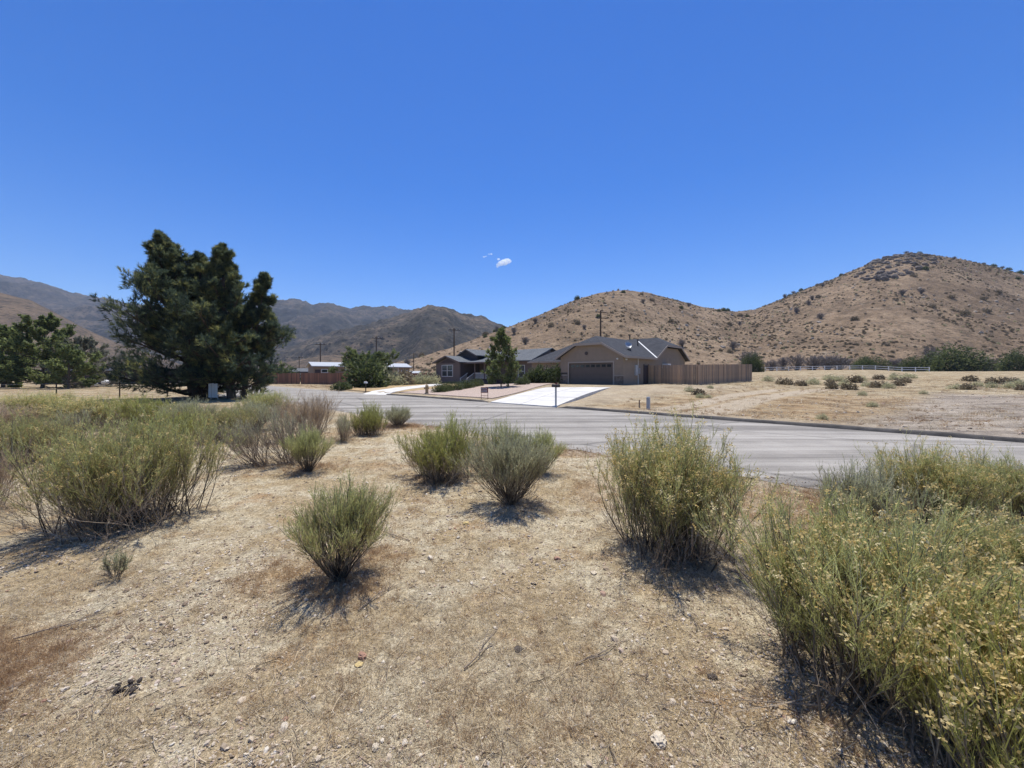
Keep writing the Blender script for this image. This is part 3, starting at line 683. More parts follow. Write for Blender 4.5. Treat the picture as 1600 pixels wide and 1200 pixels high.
# the thicket along the left, further back
TH = 'shrubs of the thicket on the left'
thick = [(J_, 30, 6.9, .78, .76, 'wide grey-green bush at the left edge, in the front row of the thicket'),
 (I1, 120, 8.6, .95, .85, 'greyish bush behind the gap left of the largest bush'),
 (C_, 232, 11.5, 1.45, 1.02, 'bright green bush in the thicket, in front of the wire fence end'),
 (D_, 296, 11.0, 1.3, .98, 'rounded grey bush below the pine trunks'),
 (J_, 352, 9.2, .78, .72, 'yellow-green bush between the pine and the dry grey bush'),
 (B_, 135, 11.5, 1.75, .82, 'yellowish bush in the back row of the thicket, left of the bright green one'),
 (I2, 15, 10.5, 1.3, .68, 'straw-coloured bush in the back row at the left edge'),
 (B_, 70, 13.5, 1.7, .84, 'olive bush in the back row near the fence post'),
 (J_, 412, 14.0, .98, .84, 'grey-green bush right of the pine, in front of the street'),
 (C_, 258, 8.0, 1.05, .90, 'green bush rising directly behind the largest bush'),
 (D_, 395, 10.8, 1.25, .96, 'pale green bush at the right end of the thicket')]
for k, (s, px, Z, sc_, zs, lab) in enumerate(thick):
    x = px_z(px, Z); copy_thing(s, (x, Z, Hxy(x, Z)), 1.3*k+.4, sc_, lab, TH, zs)

# ------------------------------------------------------------------ trees
def tree_geo(seed, h, prof, limbs=60, br=8, tw=6, lf=14, lsize=.09, lw=.05, ang=(15, 60), start=.18, up=.12, needle=False, trunk_r=.12, trunk_wob=.04, leaders=1, spread=.5, aspect=(1, 1), tufts=2, tuft_t=.55, lean=(0, 0)):
    """prof(t) -> limb length at relative height t"""
    rg = np.random.default_rng(seed)
    K = 10
    tr = np.zeros((1, K, 3)); tr[0, :, 2] = np.linspace(-.1, h*.97, K)
    tr[0, 1:, :2] = np.cumsum(rg.normal(0, trunk_wob*h/K, (K-1, 2)), 0)+np.linspace(0, 1, K)[1:, None]**1.2*np.array(lean)[None]
    gw = Geo(); gl = Geo()
    tubes(gw, rg, tr, trunk_r, trunk_r*.12, 9, .3)
    t = start+(1-start)*np.linspace(0, .985, limbs)+rg.normal(0, .012, limbs); t = np.clip(t, start, .99)
    f = t*(K-1); i = np.minimum(f.astype(int), K-2); fr = (f-i)[:, None]
    P = tr[0][i]*(1-fr)+tr[0][i+1]*fr
    ph = np.arange(limbs)*2.39996+rg.normal(0, .4, limbs)
    el = R(ang[0])+(R(ang[1])-R(ang[0]))*t**1.5+rg.normal(0, .12, limbs)
    D = np.stack([np.cos(el)*np.cos(ph), np.cos(el)*np.sin(ph), np.sin(el)], -1)
    L = np.array([prof(a) for a in t])*rg.uniform(.5 if needle else .7, 1.06 if needle else 1.1, limbs)*np.hypot(np.cos(ph)*aspect[0], np.sin(ph)*aspect[1])
    lp = grow(rg, P, D, L, 6, up, .10)
    tubes(gw, rg, lp, trunk_r*.32*(.35+.65*(1-t)), .012, 5, .35)
    p, tn, tt = sample(rg, lp, br, .18 if needle else .28)
    Lb = np.repeat(L, br)
    bp = grow(rg, p, tn+rvec(rg, len(p))*spread+np.array([0, 0, .10]), Lb*rg.uniform(.22, .42, len(p))*(1.2-.5*tt), 5, up, .14)
    tubes(gw, rg, bp, .014, .005, 3, .4)
    p, tn, tt = sample(rg, bp, tw, .25)
    Lt = np.repeat(Lb, tw)
    tp = grow(rg, p, tn+rvec(rg, len(p))*spread*1.1+np.array([0, 0, .15]), np.clip(Lt*rg.uniform(.09, .18, len(p)), .12, .6), 4, up*1.3, .14)
    if not needle: tubes(gw, rg, tp, .006, .003, 2, .45)
    if needle:
        p, tn, tt = sample(rg, tp, tufts, tuft_t, 1.0)
        hue = np.repeat(np.clip(np.repeat(rg.normal(.40, .26, len(bp)), tw)+rg.normal(0, .14, len(tp)), 0, .98), tufts)
        m = lf; pp = np.repeat(p, m, 0)+np.repeat(tn, m, 0)*rg.uniform(-.10, .04, (len(p)*m, 1)); dd = np.repeat(tn, m, 0)+rvec(rg, len(p)*m)*.75
        leaves(gl, rg, pp, dd, lsize*rg.uniform(.7, 1.2, len(pp)), lw, np.clip(np.repeat(hue, m)+rg.normal(0, .08, len(pp)), 0, 1))
    else:
        p, tn, tt = sample(rg, tp, lf, .1)
        hue = np.clip(np.repeat(rg.normal(.5, .2, len(tp)), lf)+rg.normal(0, .12, len(p)), 0, 1)
        leaves(gl, rg, p, tn*.3+rvec(rg, len(p)), lsize*rg.uniform(.6, 1.3, len(p)), lw, hue, True)
    return gw, gl
def tree(name, loc, label, seed, h, prof, leaf, bark='bark', group=None, crown_group=None, rz=0, **kw):
    gw, gl = tree_geo(seed, h, prof, **kw)
    e = empty(name, loc, rz); tag(e, label, 'tree', group)
    link('trunk', gw.mesh('trunk'), M[bark], e); link('crown', gl.mesh('crown'), M[leaf], e); return e
def pprof(pts): return lambda a: float(np.interp(a, [p[0] for p in pts], [p[1] for p in pts]))
GP = 'big pines beside the street'
zp = 26.0
def pine(x, y, label, stems):
    e = empty('pine_tree', (x, y, 0)); tag(e, label, 'tree', GP)
    for (seed, dx, dy, h, prof, lean, limbs, start, tr) in stems:
        gw, gl = tree_geo(seed, h, pprof([(a, b*(.90 if a < .6 else .82)) for a, b in prof]), needle=True, limbs=limbs, br=14, tw=8, lf=8, lsize=.24, lw=.031, ang=(-8, 64), start=start, up=.14, trunk_r=tr, spread=.75, tufts=2, tuft_t=.4, lean=lean)
        link('trunk', gw.mesh('trunk'), M['pinebark'], e, (dx, dy, 0)); link('crown', gl.mesh('crown'), M['pine'], e, (dx, dy, 0))
    return e
pine(px_z(308, zp), zp, 'taller broad dark pine, left of the two pines', [
    (61, 0, 0, 11.0, [(0, 4.0), (.12, 4.9), (.3, 4.6), (.5, 3.8), (.7, 2.7), (.85, 1.7), (.95, 1.0), (1, .6)], (-2.6, 0), 118, .035, .42),
    (69, .2, .5, 10.0, [(0, 2.4), (.3, 2.9), (.55, 2.3), (.75, 1.7), (.9, 1.1), (1, .8)], (-.9, .3), 50, .3, .25)])
pine(px_z(362, zp-.6), zp-.6, 'slightly shorter dark pine with several tops, right of the two pines', [
    (62, 0, 0, 9.8, [(0, 3.6), (.15, 4.4), (.35, 4.0), (.6, 2.7), (.8, 1.8), (.92, 1.1), (1, .8)], (-.3, 0), 84, .07, .27),
    (70, .5, .4, 7.9, [(0, 2.0), (.3, 2.6), (.6, 1.9), (.8, 1.3), (1, .8)], (1.3, .2), 40, .3, .18)])
# trees at the left edge
GT = 'trees of the property on the left'
tree('broadleaf_tree', (px_z(66, 46), 46, 0), 'rounded green tree behind the wire fence at the left', 63, 7.8, pprof([(0, 3.6), (.4, 3.9), (.75, 2.7), (1, .9)]), 'tree', group=GT, limbs=60, br=9, tw=6, lf=11, lsize=.23, lw=.16, ang=(-8, 60), start=.05, trunk_r=.22)
tree('broadleaf_tree', (px_z(5, 48), 48, 0), 'dark green tree cut off by the left edge', 64, 6.8, pprof([(0, 3.6), (.4, 3.8), (.75, 2.6), (1, .9)]), 'tree', group=GT, limbs=60, br=9, tw=6, lf=11, lsize=.23, lw=.16, ang=(-8, 60), start=.05, trunk_r=.2)
tree('broadleaf_tree', (px_z(128, 47), 47, 0), 'greyish half-bare tree next to the tall pine', 65, 5.4, pprof([(0, 3.4), (.4, 3.5), (.75, 2.3), (1, .8)]), 'tree_grey', group=GT, limbs=50, br=9, tw=6, lf=9, lsize=.17, lw=.09, ang=(-8, 55), start=.05, trunk_r=.18)
tree('broadleaf_tree', (px_z(108, 43), 43, 0), 'low green tree with branches to the ground, in front of the greyish one', 66, 3.9, pprof([(0, 2.8), (.4, 2.8), (.75, 1.9), (1, .6)]), 'tree', group=GT, limbs=34, br=7, tw=6, lf=7, lsize=.24, lw=.15, ang=(2, 55), start=.08, trunk_r=.14)
# young tree in front of the grey house
u_, Z_ = px_t(783, 24.5)
tree('young_tree', W(u_, 24.5, Hut(u_, 24.5)), 'slim young green tree standing in the gravel bed before the grey house', 67, 5.35, pprof([(0, 1.2), (.2, 1.8), (.45, 1.55), (.7, 1.05), (.9, .5), (1, .25)]), 'tree', limbs=90, br=7, tw=5, lf=7, lsize=.13, lw=.085, ang=(5, 68), start=.05, trunk_r=.06, up=.10, spread=.8)
# umbrella-shaped tree further left
u_, Z_ = px_t(572, 23)
um = tree('umbrella_tree', W(u_, 23, .05), 'wide flat-topped dark green tree in front of the beige mobile home', 68, 3.4, pprof([(0, 1.2), (.4, 3.4), (.7, 3.5), (1, 2.4)]), 'tree', limbs=36, br=9, tw=6, lf=8, lsize=.2, lw=.12, ang=(-2, 16), start=.55, up=.05, trunk_r=.14)

# ------------------------------------------------------------------ tan house with the garage
g0 = W(-24.4, 32.4, .50)
hs = empty('tan_house', g0, RZ); tag(hs, 'tan stucco house with brown double garage door and dark slate-grey roof', 'house')
EV = 2.78; SL = .55; OV = .42
# garage block with clipped front gable
xc = 3.55; half = 3.55
clip = 4.12
def gz(x): return EV+SL*(half+OV-abs(x-xc))-.02
xl = xc-(half+OV-(clip-EV)/SL); xr = 2*xc-xl
front = [(0, -.6), (1.08, -.6), (1.08, 2.22), (6.08, 2.22), (6.08, -.6), (7.1, -.6), (7.1, gz(7.1)-.12), (xr, clip-.12), (xl, clip-.12), (0, gz(0)-.12)]
wall('front_wall', front, 'x', 0, .2, M['stucco'], hs)
wall('side_wall', [(.2, -.6), (15.1, -.6), (15.1, EV), (10.9+2.0, 4.0), (10.9-2.0, 4.0), (6.7, EV), (.2, EV)], 'y', 6.9, 7.1, M['stucco'], hs)
box('left_wall', 0, .2, .2, 6.7, -.6, EV, M['stucco'], hs)
box('front_wall', -9.9, 0, 6.7, 6.9, -.6, EV, M['stucco'], hs)
box('left_wall', -9.9, -9.7, 6.9, 15.1, -.6, EV, M['stucco'], hs)
box('rear_wall', -9.7, 6.9, 14.9, 15.1, -.6, EV, M['stucco'], hs)
# garage door: four sections with a row of eight panes in the top one
gd = box('garage_door', 1.1, 6.06, .12, .17, -.05, 2.2, M['garage'], hs)
for k in range(4):
    box('door_section', 1.12, 6.04, .085, .12, .0+k*.55, .0+(k+1)*.55-.018, M['garage'], gd)
for k in range(8):
    x0 = 1.25+k*.595; box('pane', x0, x0+.42, .066, .085, 1.80, 2.06, M['glassdark'], gd)
boxes('door_trim', [(.93, 1.08, -.05, .1, -.05, 2.37), (6.08, 6.23, -.05, .1, -.05, 2.37), (1.08, 6.08, -.05, .1, 2.22, 2.37)], M['stucco2'], hs)
for (a, b) in ((-.05, .92), (6.24, 7.15)):
    v = box('stone_veneer', a, b, -.07, -.002, -.6, .95, M['stone'], hs)
    box('ledge', a, b+.02 if b > 5 else b, -.10, -.002, .952, 1.03, M['stucco2'], v)
box('address_plaque', .08, .86, -.035, -.003, 1.16, 1.28, M['black'], hs)
cyls('gable_vent', [((xc-.4, .0, 3.18), (xc-.4, -.06, 3.18), .17, .17)], M['siding_dark'], hs, 14)
for x in (6.55,): cyls('lamp', [((x, -.14, 2.55), (x, -.02, 2.55), .07, .09)], M['white'], hs, 8)
cyls('lamp', [((7.24, .5, 2.5), (7.11, .5, 2.5), .07, .09)], M['white'], hs, 8)
# roof: garage wing
TH_ = .14
yr = 10.9; half2 = 4.2
RZ1 = EV+SL*(half+OV)          # garage ridge
RZ2 = EV+SL*(half2+OV)         # main ridge
yb = yr-(RZ2-RZ1)/SL           # where the garage ridge dies into the main roof
yclip = -OV+(RZ1-clip)/SL
ev_l = (xc-half-OV, -OV, EV); ev_r = (xc+half+OV, -OV, EV)
slab('roof_left', [ev_l, (xl, -OV, clip), (xc, yclip, RZ1), (xc, yb, RZ1), (xc-half-OV, yr-half2-OV, EV)][::-1], TH_, M['shingle'], hs)
slab('roof_right', [ev_r, (xc+half+OV, yr-half2-OV, EV), (xc, yb, RZ1), (xc, yclip, RZ1), (xr, -OV, clip)][::-1], TH_, M['shingle'], hs)
slab('roof_clip', [(xl, -OV, clip), (xr, -OV, clip), (xc, yclip, RZ1)], TH_, M['shingle'], hs)
# main roof
XL = -9.9-OV; XR = 7.1+OV; y0 = yr-half2-OV; y1 = yr+half2+OV
clip2 = 4.25; dy = half2+OV-(clip2-EV)/SL
hipx = XL+(RZ2-EV)/SL
xk = XR-(RZ2-clip2)/SL
slab('roof_front', [(XL, y0, EV), (xc-half-OV, y0, EV), (xc, yb, RZ1), (xc+half+OV, y0, EV), (XR, y0, EV), (XR, yr-dy, clip2), (xk, yr, RZ2), (hipx, yr, RZ2)], TH_, M['shingle'], hs)
slab('roof_rear', [(XR, y1, EV), (XL, y1, EV), (hipx, yr, RZ2), (xk, yr, RZ2), (XR, yr+dy, clip2)], TH_, M['shingle'], hs)
slab('roof_hip', [(XL, y1, EV), (XL, y0, EV), (hipx, yr, RZ2)], TH_, M['shingle'], hs)
slab('roof_clip', [(XR, yr-dy, clip2), (XR, yr+dy, clip2), (xk, yr, RZ2)], TH_, M['shingle'], hs)
# fascia boards
def board(name, p, q, mat, parent, hgt=.2, th=.03):
    p = Vector(p); q = Vector(q); d = (q-p); s = Vector((d.y, -d.x, 0)).normalized()*th
    V = [p, q, q+s, p+s]; V = V+[v-Vector((0, 0, hgt)) for v in V]
    pmesh(name, V, [(0, 1, 2, 3), (7, 6, 5, 4), (0, 4, 5, 1), (1, 5, 6, 2), (2, 6, 7, 3), (3, 7, 4, 0)], mat, parent)
zf = .015
for (p, q) in ((ev_l, (xl, -OV, clip)), ((xl, -OV, clip), (xr, -OV, clip)), ((xr, -OV, clip), ev_r), (ev_r, (xc+half+OV, y0, EV)), ((XL, y0, EV), (xc-half-OV-.02, y0, EV)),
               ((XR, y0, EV), (XR, yr-dy, clip2)), ((XR, yr-dy, clip2), (XR, yr+dy, clip2)), ((XR, yr+dy, clip2), (XR, y1, EV))):
    board('fascia', (p[0], p[1], p[2]+zf), (q[0], q[1], q[2]+zf), M['stucco2'], hs)
# pale valley flashing, vents, dish
va = Vector((xc+half+OV, y0, EV)); vb = Vector((xc, yb, RZ1))
vd_ = (vb-va); sd = Vector((.05, .05, 0))
pmesh('valley_flashing', [va-sd+Vector((0, 0, .03)), va+sd+Vector((0, 0, .03)), vb+sd+Vector((0, 0, .03)), vb-sd+Vector((0, 0, .03))], [(0, 1, 2, 3)], M['white'], hs)
cyls('vent_pipe', [((4.9, 7.4, 4.2), (4.9, 7.4, 5.0), .06, .06)], M['black'], hs)
cyls('vent_pipe', [((2.0, yr+.3, RZ2-.5), (2.0, yr+.3, RZ2+.55), .07, .07)], M['black'], hs)
def dish(parent, x, y, z):
    bm = bmesh.new(); rings = 5; n = 16; vs = []
    for i in range(rings+1):
        r = .36*i/rings; vs.append([bm.verts.new((r*math.cos(2*PI*k/n), r*math.sin(2*PI*k/n)*.9, r*r*.7)) for k in range(n)] if i else [bm.verts.new((0, 0, 0))])
    for k in range(n): bm.faces.new((vs[0][0], vs[1][k], vs[1][(k+1) % n]))
    for i in range(1, rings):
        for k in range(n): bm.faces.new((vs[i][k], vs[i+1][k], vs[i+1][(k+1) % n], vs[i][(k+1) % n]))
    me = bpy.data.meshes.new('dish'); bm.to_mesh(me); bm.free()
    o = link('satellite_dish', me, M['metal'], parent, (x, y, z+.45)); o.rotation_euler = (R(35), R(55), 0)
    s = o.modifiers.new('s', 'SOLIDIFY'); s.thickness = .02
    cyls('dish_mast', [((x, y, z-.1), (x, y, z+.42), .03, .03), ((x, y, z+.42), (x+.42, y-.1, z+.62), .015, .015)], M['metal'], parent, 6)
    box('dish_foot', x-.22, x+.22, y-.18, y+.18, z-.14, z+.05, M['black'], parent)
dish(hs, 6.1, 2.9, EV+SL*(XR-6.1)*.98)
# entry porch left of the garage
wall('porch_wall', [(-3.3, -.6), (-2.65, -.6), (-2.65, 1.6), (-2.4, 2.05), (-1.75, 2.25), (-1.1, 2.05), (-.85, 1.6), (-.85, -.6), (-.012, -.6), (-.012, EV-.1), (-3.3, EV-.1)], 'x', 4.2, 4.4, M['stucco'], hs)
box('porch_wall', -3.3, -3.1, 4.4, 6.7, -.6, EV-.1, M['stucco'], hs)
box('front_door', -2.3, -1.3, 6.62, 6.698, -.1, 2.05, M['siding_dark'], hs)
slab('porch_roof', [(-3.7, 3.8, EV-.06), (-.5, 3.8, EV-.06), (-.5, 6.9, EV+.5), (-2.1, 6.9, EV+.9), (-3.7, 6.9, EV+.3)], .1, M['shingle'], hs)
board('fascia', (-3.7, 3.8, EV-.04), (-.5, 3.8, EV-.04), M['stucco2'], hs, .18)
def window(parent, x0, x1, y, z0, z1, mull=1, mat_f='white', sash=True, name='window'):
    """window in a wall facing -y at plane y"""
    fr = .08
    f = boxes(name, [(x0, x1, y-.06, y-.002, z0, z0+fr), (x0, x1, y-.06, y-.002, z1-fr, z1), (x0, x0+fr, y-.06, y-.002, z0+fr, z1-fr), (x1-fr, x1, y-.06, y-.002, z0+fr, z1-fr)]
              + [((x0+(x1-x0)*(k+1)/(mull+1))-fr*.7, (x0+(x1-x0)*(k+1)/(mull+1))+fr*.7, y-.06, y-.002, z0+fr, z1-fr) for k in range(mull)], M[mat_f], parent)
    for k in range(mull+1):
        a = x0+(x1-x0)*k/(mull+1)+fr; b = x0+(x1-x0)*(k+1)/(mull+1)-fr
        box('pane', a, b, y-.025, y-.004, z0+fr, z1-fr, M['glassdark'], f)
        if sash: box('sash', a, b, y-.05, y-.026, (z0+z1)/2-.03, (z0+z1)/2+.03, M[mat_f], f)
    return f
window(hs, -7.6, -6.0, 6.7, .6, 1.9, 1, 'stucco2')
# side wall fittings: meter box, conduit, side door, cooler
box('meter_panel', 7.102, 7.24, 2.2, 2.75, 1.0, 2.0, M['greypaint'], hs)
box('meter_panel', 7.102, 7.20, 2.95, 3.25, 1.15, 1.7, M['metal'], hs)
cyls('conduit', [((7.16, 2.85, -.3), (7.16, 2.85, 2.7), .03, .03)], M['white'], hs, 6)
sdv = box('side_door', 7.102, 7.16, 4.2, 5.1, -.1, 2.0, M['siding_dark'], hs)
boxes('door_trim', [(7.102, 7.18, 4.1, 4.198, -.1, 2.1), (7.102, 7.18, 5.102, 5.2, -.1, 2.1)], M['siding_dark'], hs)
box('cooler', 7.102, 7.7, 8.6, 9.4, 1.75, 2.25, M['white'], hs)

# ------------------------------------------------------------------ grey-brown house with the porch
q0 = W(-52.7, 36.5, .05)
gh = empty('grey_house', q0, RZ); tag(gh, 'grey-brown bungalow with low gables, white porch railing and white windows', 'house')
E2v = 3.45
wall('front_wall', [(0, -.3), (6.1, -.3), (6.1, E2v-.15), (3.05, 4.2), (0, E2v-.15)], 'x', 0, .18, M['siding'], gh)
box('left_wall', 0, .18, .18, 12, -.3, E2v-.05, M['siding'], gh)
box('right_wall', 5.92, 6.1, .18, 4, -.3, E2v-.05, M['siding_dark'], gh)
box('front_wall', 6.1, 17.2, 4, 4.18, -.3, E2v, M['siding'], gh)
box('right_wall', 17.02, 17.2, 4.18, 12, -.3, E2v, M['siding'], gh)
box('skirting', -.03, 6.13, -.03, -.002, -.3, .35, M['siding_dark'], gh)
wall('gable_panel', [(.9, E2v-.12), (5.2, E2v-.12), (3.05, 4.08)], 'x', -.03, -.003, M['siding_dark'], gh)  # flat dark triangle just in front of the gable wall, no depth cut
window(gh, 1.55, 4.45, 0, 1.2, 3.05, 1)
# corner boards
for xx in (-.03, 5.98): box('corner_board', xx, xx+.15, -.04, -.003, .36, E2v-.2, M['siding'], gh)
rz_b = 4.5; o2 = .5
sl2 = (rz_b-E2v)/(3.05+o2)
slab('roof_left', [(-o2, -o2, E2v), (3.05, -o2, rz_b), (3.05, 6.2, rz_b), (-o2, 6.2, E2v)], .13, M['shingle2'], gh)
slab('roof_right', [(3.05, -o2, rz_b), (6.1+o2, -o2, E2v), (6.1+o2, 3.9, E2v), (3.05, 6.2, rz_b)], .13, M['shingle2'], gh)
board('fascia', (-o2, -o2, E2v+.01), (3.05, -o2, rz_b+.01), M['siding'], gh, .2); board('fascia', (3.05, -o2, rz_b+.01), (6.1+o2, -o2, E2v+.01), M['siding'], gh, .2)
# main roof, ridge parallel to the street
mr = 5.45; ym = 8.0
slab('roof_front', [(-o2, 3.2, E2v+.25), (3.0, 3.2, E2v+.25), (17.7, 3.2, E2v+.05), (17.7, ym, mr), (-o2, ym, mr)], .14, M['shingle2'], gh)
slab('roof_rear', [(17.7, 12.6, E2v), (-o2, 12.6, E2v), (-o2, ym, mr), (17.7, ym, mr)], .14, M['shingle2'], gh)
wall('gable_wall', [(4.2, E2v-.2), (11.8, E2v-.2), (ym, mr-.2)], 'y', 17.0, 17.18, M['siding'], gh)
# dormer gable behind the bay
dx = 4.3; dh = 2.6; dz = 5.62; db = 4.55
slab('dormer_roof', [(dx-dh, 2.6, db), (dx, 2.6, dz), (dx, 8.2, dz), (dx-dh, 6.0, db)], .13, M['shingle2'], gh)
slab('dormer_roof', [(dx, 2.6, dz), (dx+dh, 2.6, db), (dx+dh, 6.0, db), (dx, 8.2, dz)], .13, M['shingle2'], gh)
wall('dormer_wall', [(dx-dh+.3, 3.3), (dx+dh-.3, 3.3), (dx+dh-.3, db), (dx, dz-.17), (dx-dh+.3, db)], 'x', 3.0, 3.2, M['siding_dark'], gh)
board('fascia', (dx-dh, 2.6, db+.01), (dx, 2.6, dz+.01), M['siding'], gh, .2); board('fascia', (dx, 2.6, dz+.01), (dx+dh, 2.6, db+.01), M['siding'], gh, .2)
# porch: deck, roof, posts, railing, stairs
box('porch_deck', 6.1, 12.2, 1.3, 3.998, -.3, .85, M['siding_dark'], gh)
slab('porch_roof', [(5.2, .8, E2v-.06), (13.2, .8, E2v-.06), (13.2, 4.3, E2v+.55), (5.2, 4.3, E2v+.55)], .12, M['shingle2'], gh)
board('fascia', (5.2, .8, E2v-.05), (13.2, .8, E2v-.05), M['siding'], gh, .22)
for x in (8.0, 10.2, 12.1): box('post', x-.09, x+.09, 1.35, 1.53, .852, E2v-.1, M['siding'], gh)
rl = box('railing', 8.1, 12.0, 1.40, 1.48, 1.72, 1.80, M['white'], gh)
box('bottom_rail', 8.1, 12.0, 1.41, 1.47, .96, 1.02, M['white'], rl)
for k in range(26): box('baluster', 8.15+k*.15, 8.19+k*.15, 1.42, 1.46, 1.02, 1.72, M['white'], rl)
for k in range(5): box('step', 6.4, 7.9, 1.298-(k+1)*.28, 1.298-k*.28, -.3, .68-k*.17, M['siding_dark'], gh)
for x in (6.4, 7.95):
    cyls('handrail', [((x, 1.3, 1.75), (x, -.1, .95), .045, .045), ((x, -.1, .95), (x, -.1, -.1), .05, .05)]+[((x, 1.1-k*.2, .7-k*.11), (x, 1.1-k*.2, 1.63-k*.115), .02, .02) for k in range(6)], M['white'], gh, 6)
box('front_door', 8.9, 9.8, 3.93, 3.998, .86, 2.9, M['siding_dark'], gh)
cyls('porch_lamp', [((8.5, 3.98, 2.75), (8.5, 3.8, 2.75), .1, .1)], M['white'], gh)
window(gh, 14.6, 15.9, 4.0, 1.1, 2.9, 0)
# porch bench / bins beside the house
for k, (uu, lab) in enumerate(((-53.4, 'dark wheeled bin at the left corner of the grey house'), (-52.6, 'dark wheeled bin in front of the grey house wall, right one of the two'))):
    b = empty('wheeled_bin', W(uu, 35.4, .16), RZ+.2); tag(b, lab, 'bin', 'bins by the grey house')
    pmesh('body', [(-.24, -.28, .08), (.24, -.28, .08), (.24, .28, .08), (-.24, .28, .08), (-.3, -.36, 1.0), (.3, -.36, 1.0), (.3, .36, 1.0), (-.3, .36, 1.0)], BOXF, M['dark_box'], b)
    box('lid', -.33, .33, -.4, .4, 1.002, 1.07, M['black'], b)
    cyls('wheel', [((-.3, .3, .1), (-.2, .3, .1), .1, .1)], M['black'], b); cyls('wheel', [((.2, .3, .1), (.3, .3, .1), .1, .1)], M['black'], b)

# ------------------------------------------------------------------ fences
def plank_mesh(hh, w=.138, th=.02, mat='wood'):
    V = boxv(-w/2, w/2, -th/2, th/2, 0, hh); me = bpy.data.meshes.new('plank'); me.from_pydata(V, [], BOXF); me.update(); me.materials.append(M[mat]); return me
def plank_fence(name, pts, hh, label, mat, pitch=.15, group=None, seed=1, zf=None):
    rg = random.Random(seed); p0 = Vector((*pts[0], 0))
    e = empty(name, (p0.x, p0.y, 0)); tag(e, label, 'fence', group); me = plank_mesh(hh, pitch*.93, .02, mat)
    cnt = 0
    for a, b in zip(pts[:-1], pts[1:]):
        a = Vector(a); b = Vector(b); L = (b-a).length; d = (b-a)/L; ang = math.atan2(d.y, d.x); n = int(L/pitch)
        zg = zf or Hxy
        for k in range(n):
            p = a+d*(k+.5)*pitch
            o = bpy.data.objects.new('plank', me); C.objects.link(o); o.parent = e
            o.location = (p.x-p0.x+rg.uniform(-.006, .006), p.y-p0.y, zg(p.x, p.y)+.02+rg.uniform(-.02, .025)); o.rotation_euler = (rg.uniform(-.012, .012), rg.uniform(-.012, .012), ang+rg.uniform(-.03, .03))
        nrmv = Vector((-d.y, d.x))
        za, zb = zg(*a), zg(*b)
        for hz in (.35, hh-.35):
            q = [a+nrmv*.03, b+nrmv*.03, b+nrmv*.07, a+nrmv*.07]; zz = [za+hz, zb+hz, zb+hz, za+hz]
            V = [(c.x-p0.x, c.y-p0.y, z) for c, z in zip(q, zz)]; V += [(x, y, z+.09) for x, y, z in V]
            pmesh('rail', V, BOXF, M[mat], e)
        k = 0.0
        while k < L:
            p = a+d*k+nrmv*.12; z = zg(p.x, p.y)
            box('post', p.x-p0.x-.045, p.x-p0.x+.045, p.y-p0.y-.045, p.y-p0.y+.045, z-.2, z+hh-.05, M[mat], e); k += 2.4
    return e
def P2(u, t): v = W(u, t); return (v.x, v.y)
plank_fence('plank_fence', [P2(-17.2, 37.4), P2(-12.3, 36.9), P2(-10.5, 48.4)], 1.83, 'weathered wooden plank fence wrapping the yard right of the tan house', 'wood', seed=2)
def Zp(px, Z): return (px_z(px, Z), Z)
flat = lambda x, y: .05
plank_fence('plank_fence', [Zp(636, 66), Zp(682, 62)], 1.75, 'brown plank fence between the mobile home and the grey house', 'wood_red', .2, seed=3, zf=flat)
plank_fence('plank_fence', [Zp(404, 62), Zp(470, 60), Zp(560, 55)], 1.75, 'long reddish plank fence in front of the white-roofed mobile home', 'wood_red', .25, seed=4, zf=flat)
# white rail fence at the foot of the hill
rf = empty('rail_fence', (px_z(1180, 98), 98, 0)); tag(rf, 'white two-rail ranch fence at the foot of the hill', 'fence'); o_ = rf.location
fa = Vector((px_z(1178, 102), 102)); fb = Vector((px_z(1452, 92), 92)); Lf = (fb-fa).length; df = (fb-fa)/Lf
nf = int(Lf/2.6)
zrail = lambda k: Hxy(*(fa+df*Lf*k))-.05
for k in range(nf+1):
    p = fa+df*Lf*k/nf; z = zrail(k/nf)
    box('post', p.x-o_.x-.07, p.x-o_.x+.07, p.y-o_.y-.07, p.y-o_.y+.07, z-1.2, z+1.15, M['white'], rf)
for hz in (.45, .95):
    for k in range(nf):
        a = fa+df*Lf*k/nf; b = fa+df*Lf*(k+1)/nf; za = zrail(k/nf)+hz; zb = zrail((k+1)/nf)+hz
        V = [(a.x-o_.x, a.y-o_.y-.03, za), (b.x-o_.x, b.y-o_.y-.03, zb), (b.x-o_.x, b.y-o_.y+.03, zb), (a.x-o_.x, a.y-o_.y+.03, za)]
        V += [(x, y, z+.13) for x, y, z in V]; pmesh('rail', V, BOXF, M['white'], rf)
# thin wire fence at the left
wf = empty('wire_fence', (px_z(88, 22), 22, 0)); tag(wf, 'thin dark wire fence with metal posts on the left lot', 'fence'); o_ = wf.location
posts = [Zp(-60, 19.5), Zp(88, 22.4), Zp(187, 25.5), Zp(262, 29)]
for (x, y) in posts: cyls('post', [((x-o_.x, y-o_.y, -.2), (x-o_.x, y-o_.y, 1.12), .035, .03)], M['pole'], wf, 6)
for hz in (.3, .7, 1.05):
    for a, b in zip(posts[:-1], posts[1:]):
        cyls('wire', [((a[0]-o_.x, a[1]-o_.y, hz), (b[0]-o_.x, b[1]-o_.y, hz), .006, .006)], M['metal'], wf, 4)

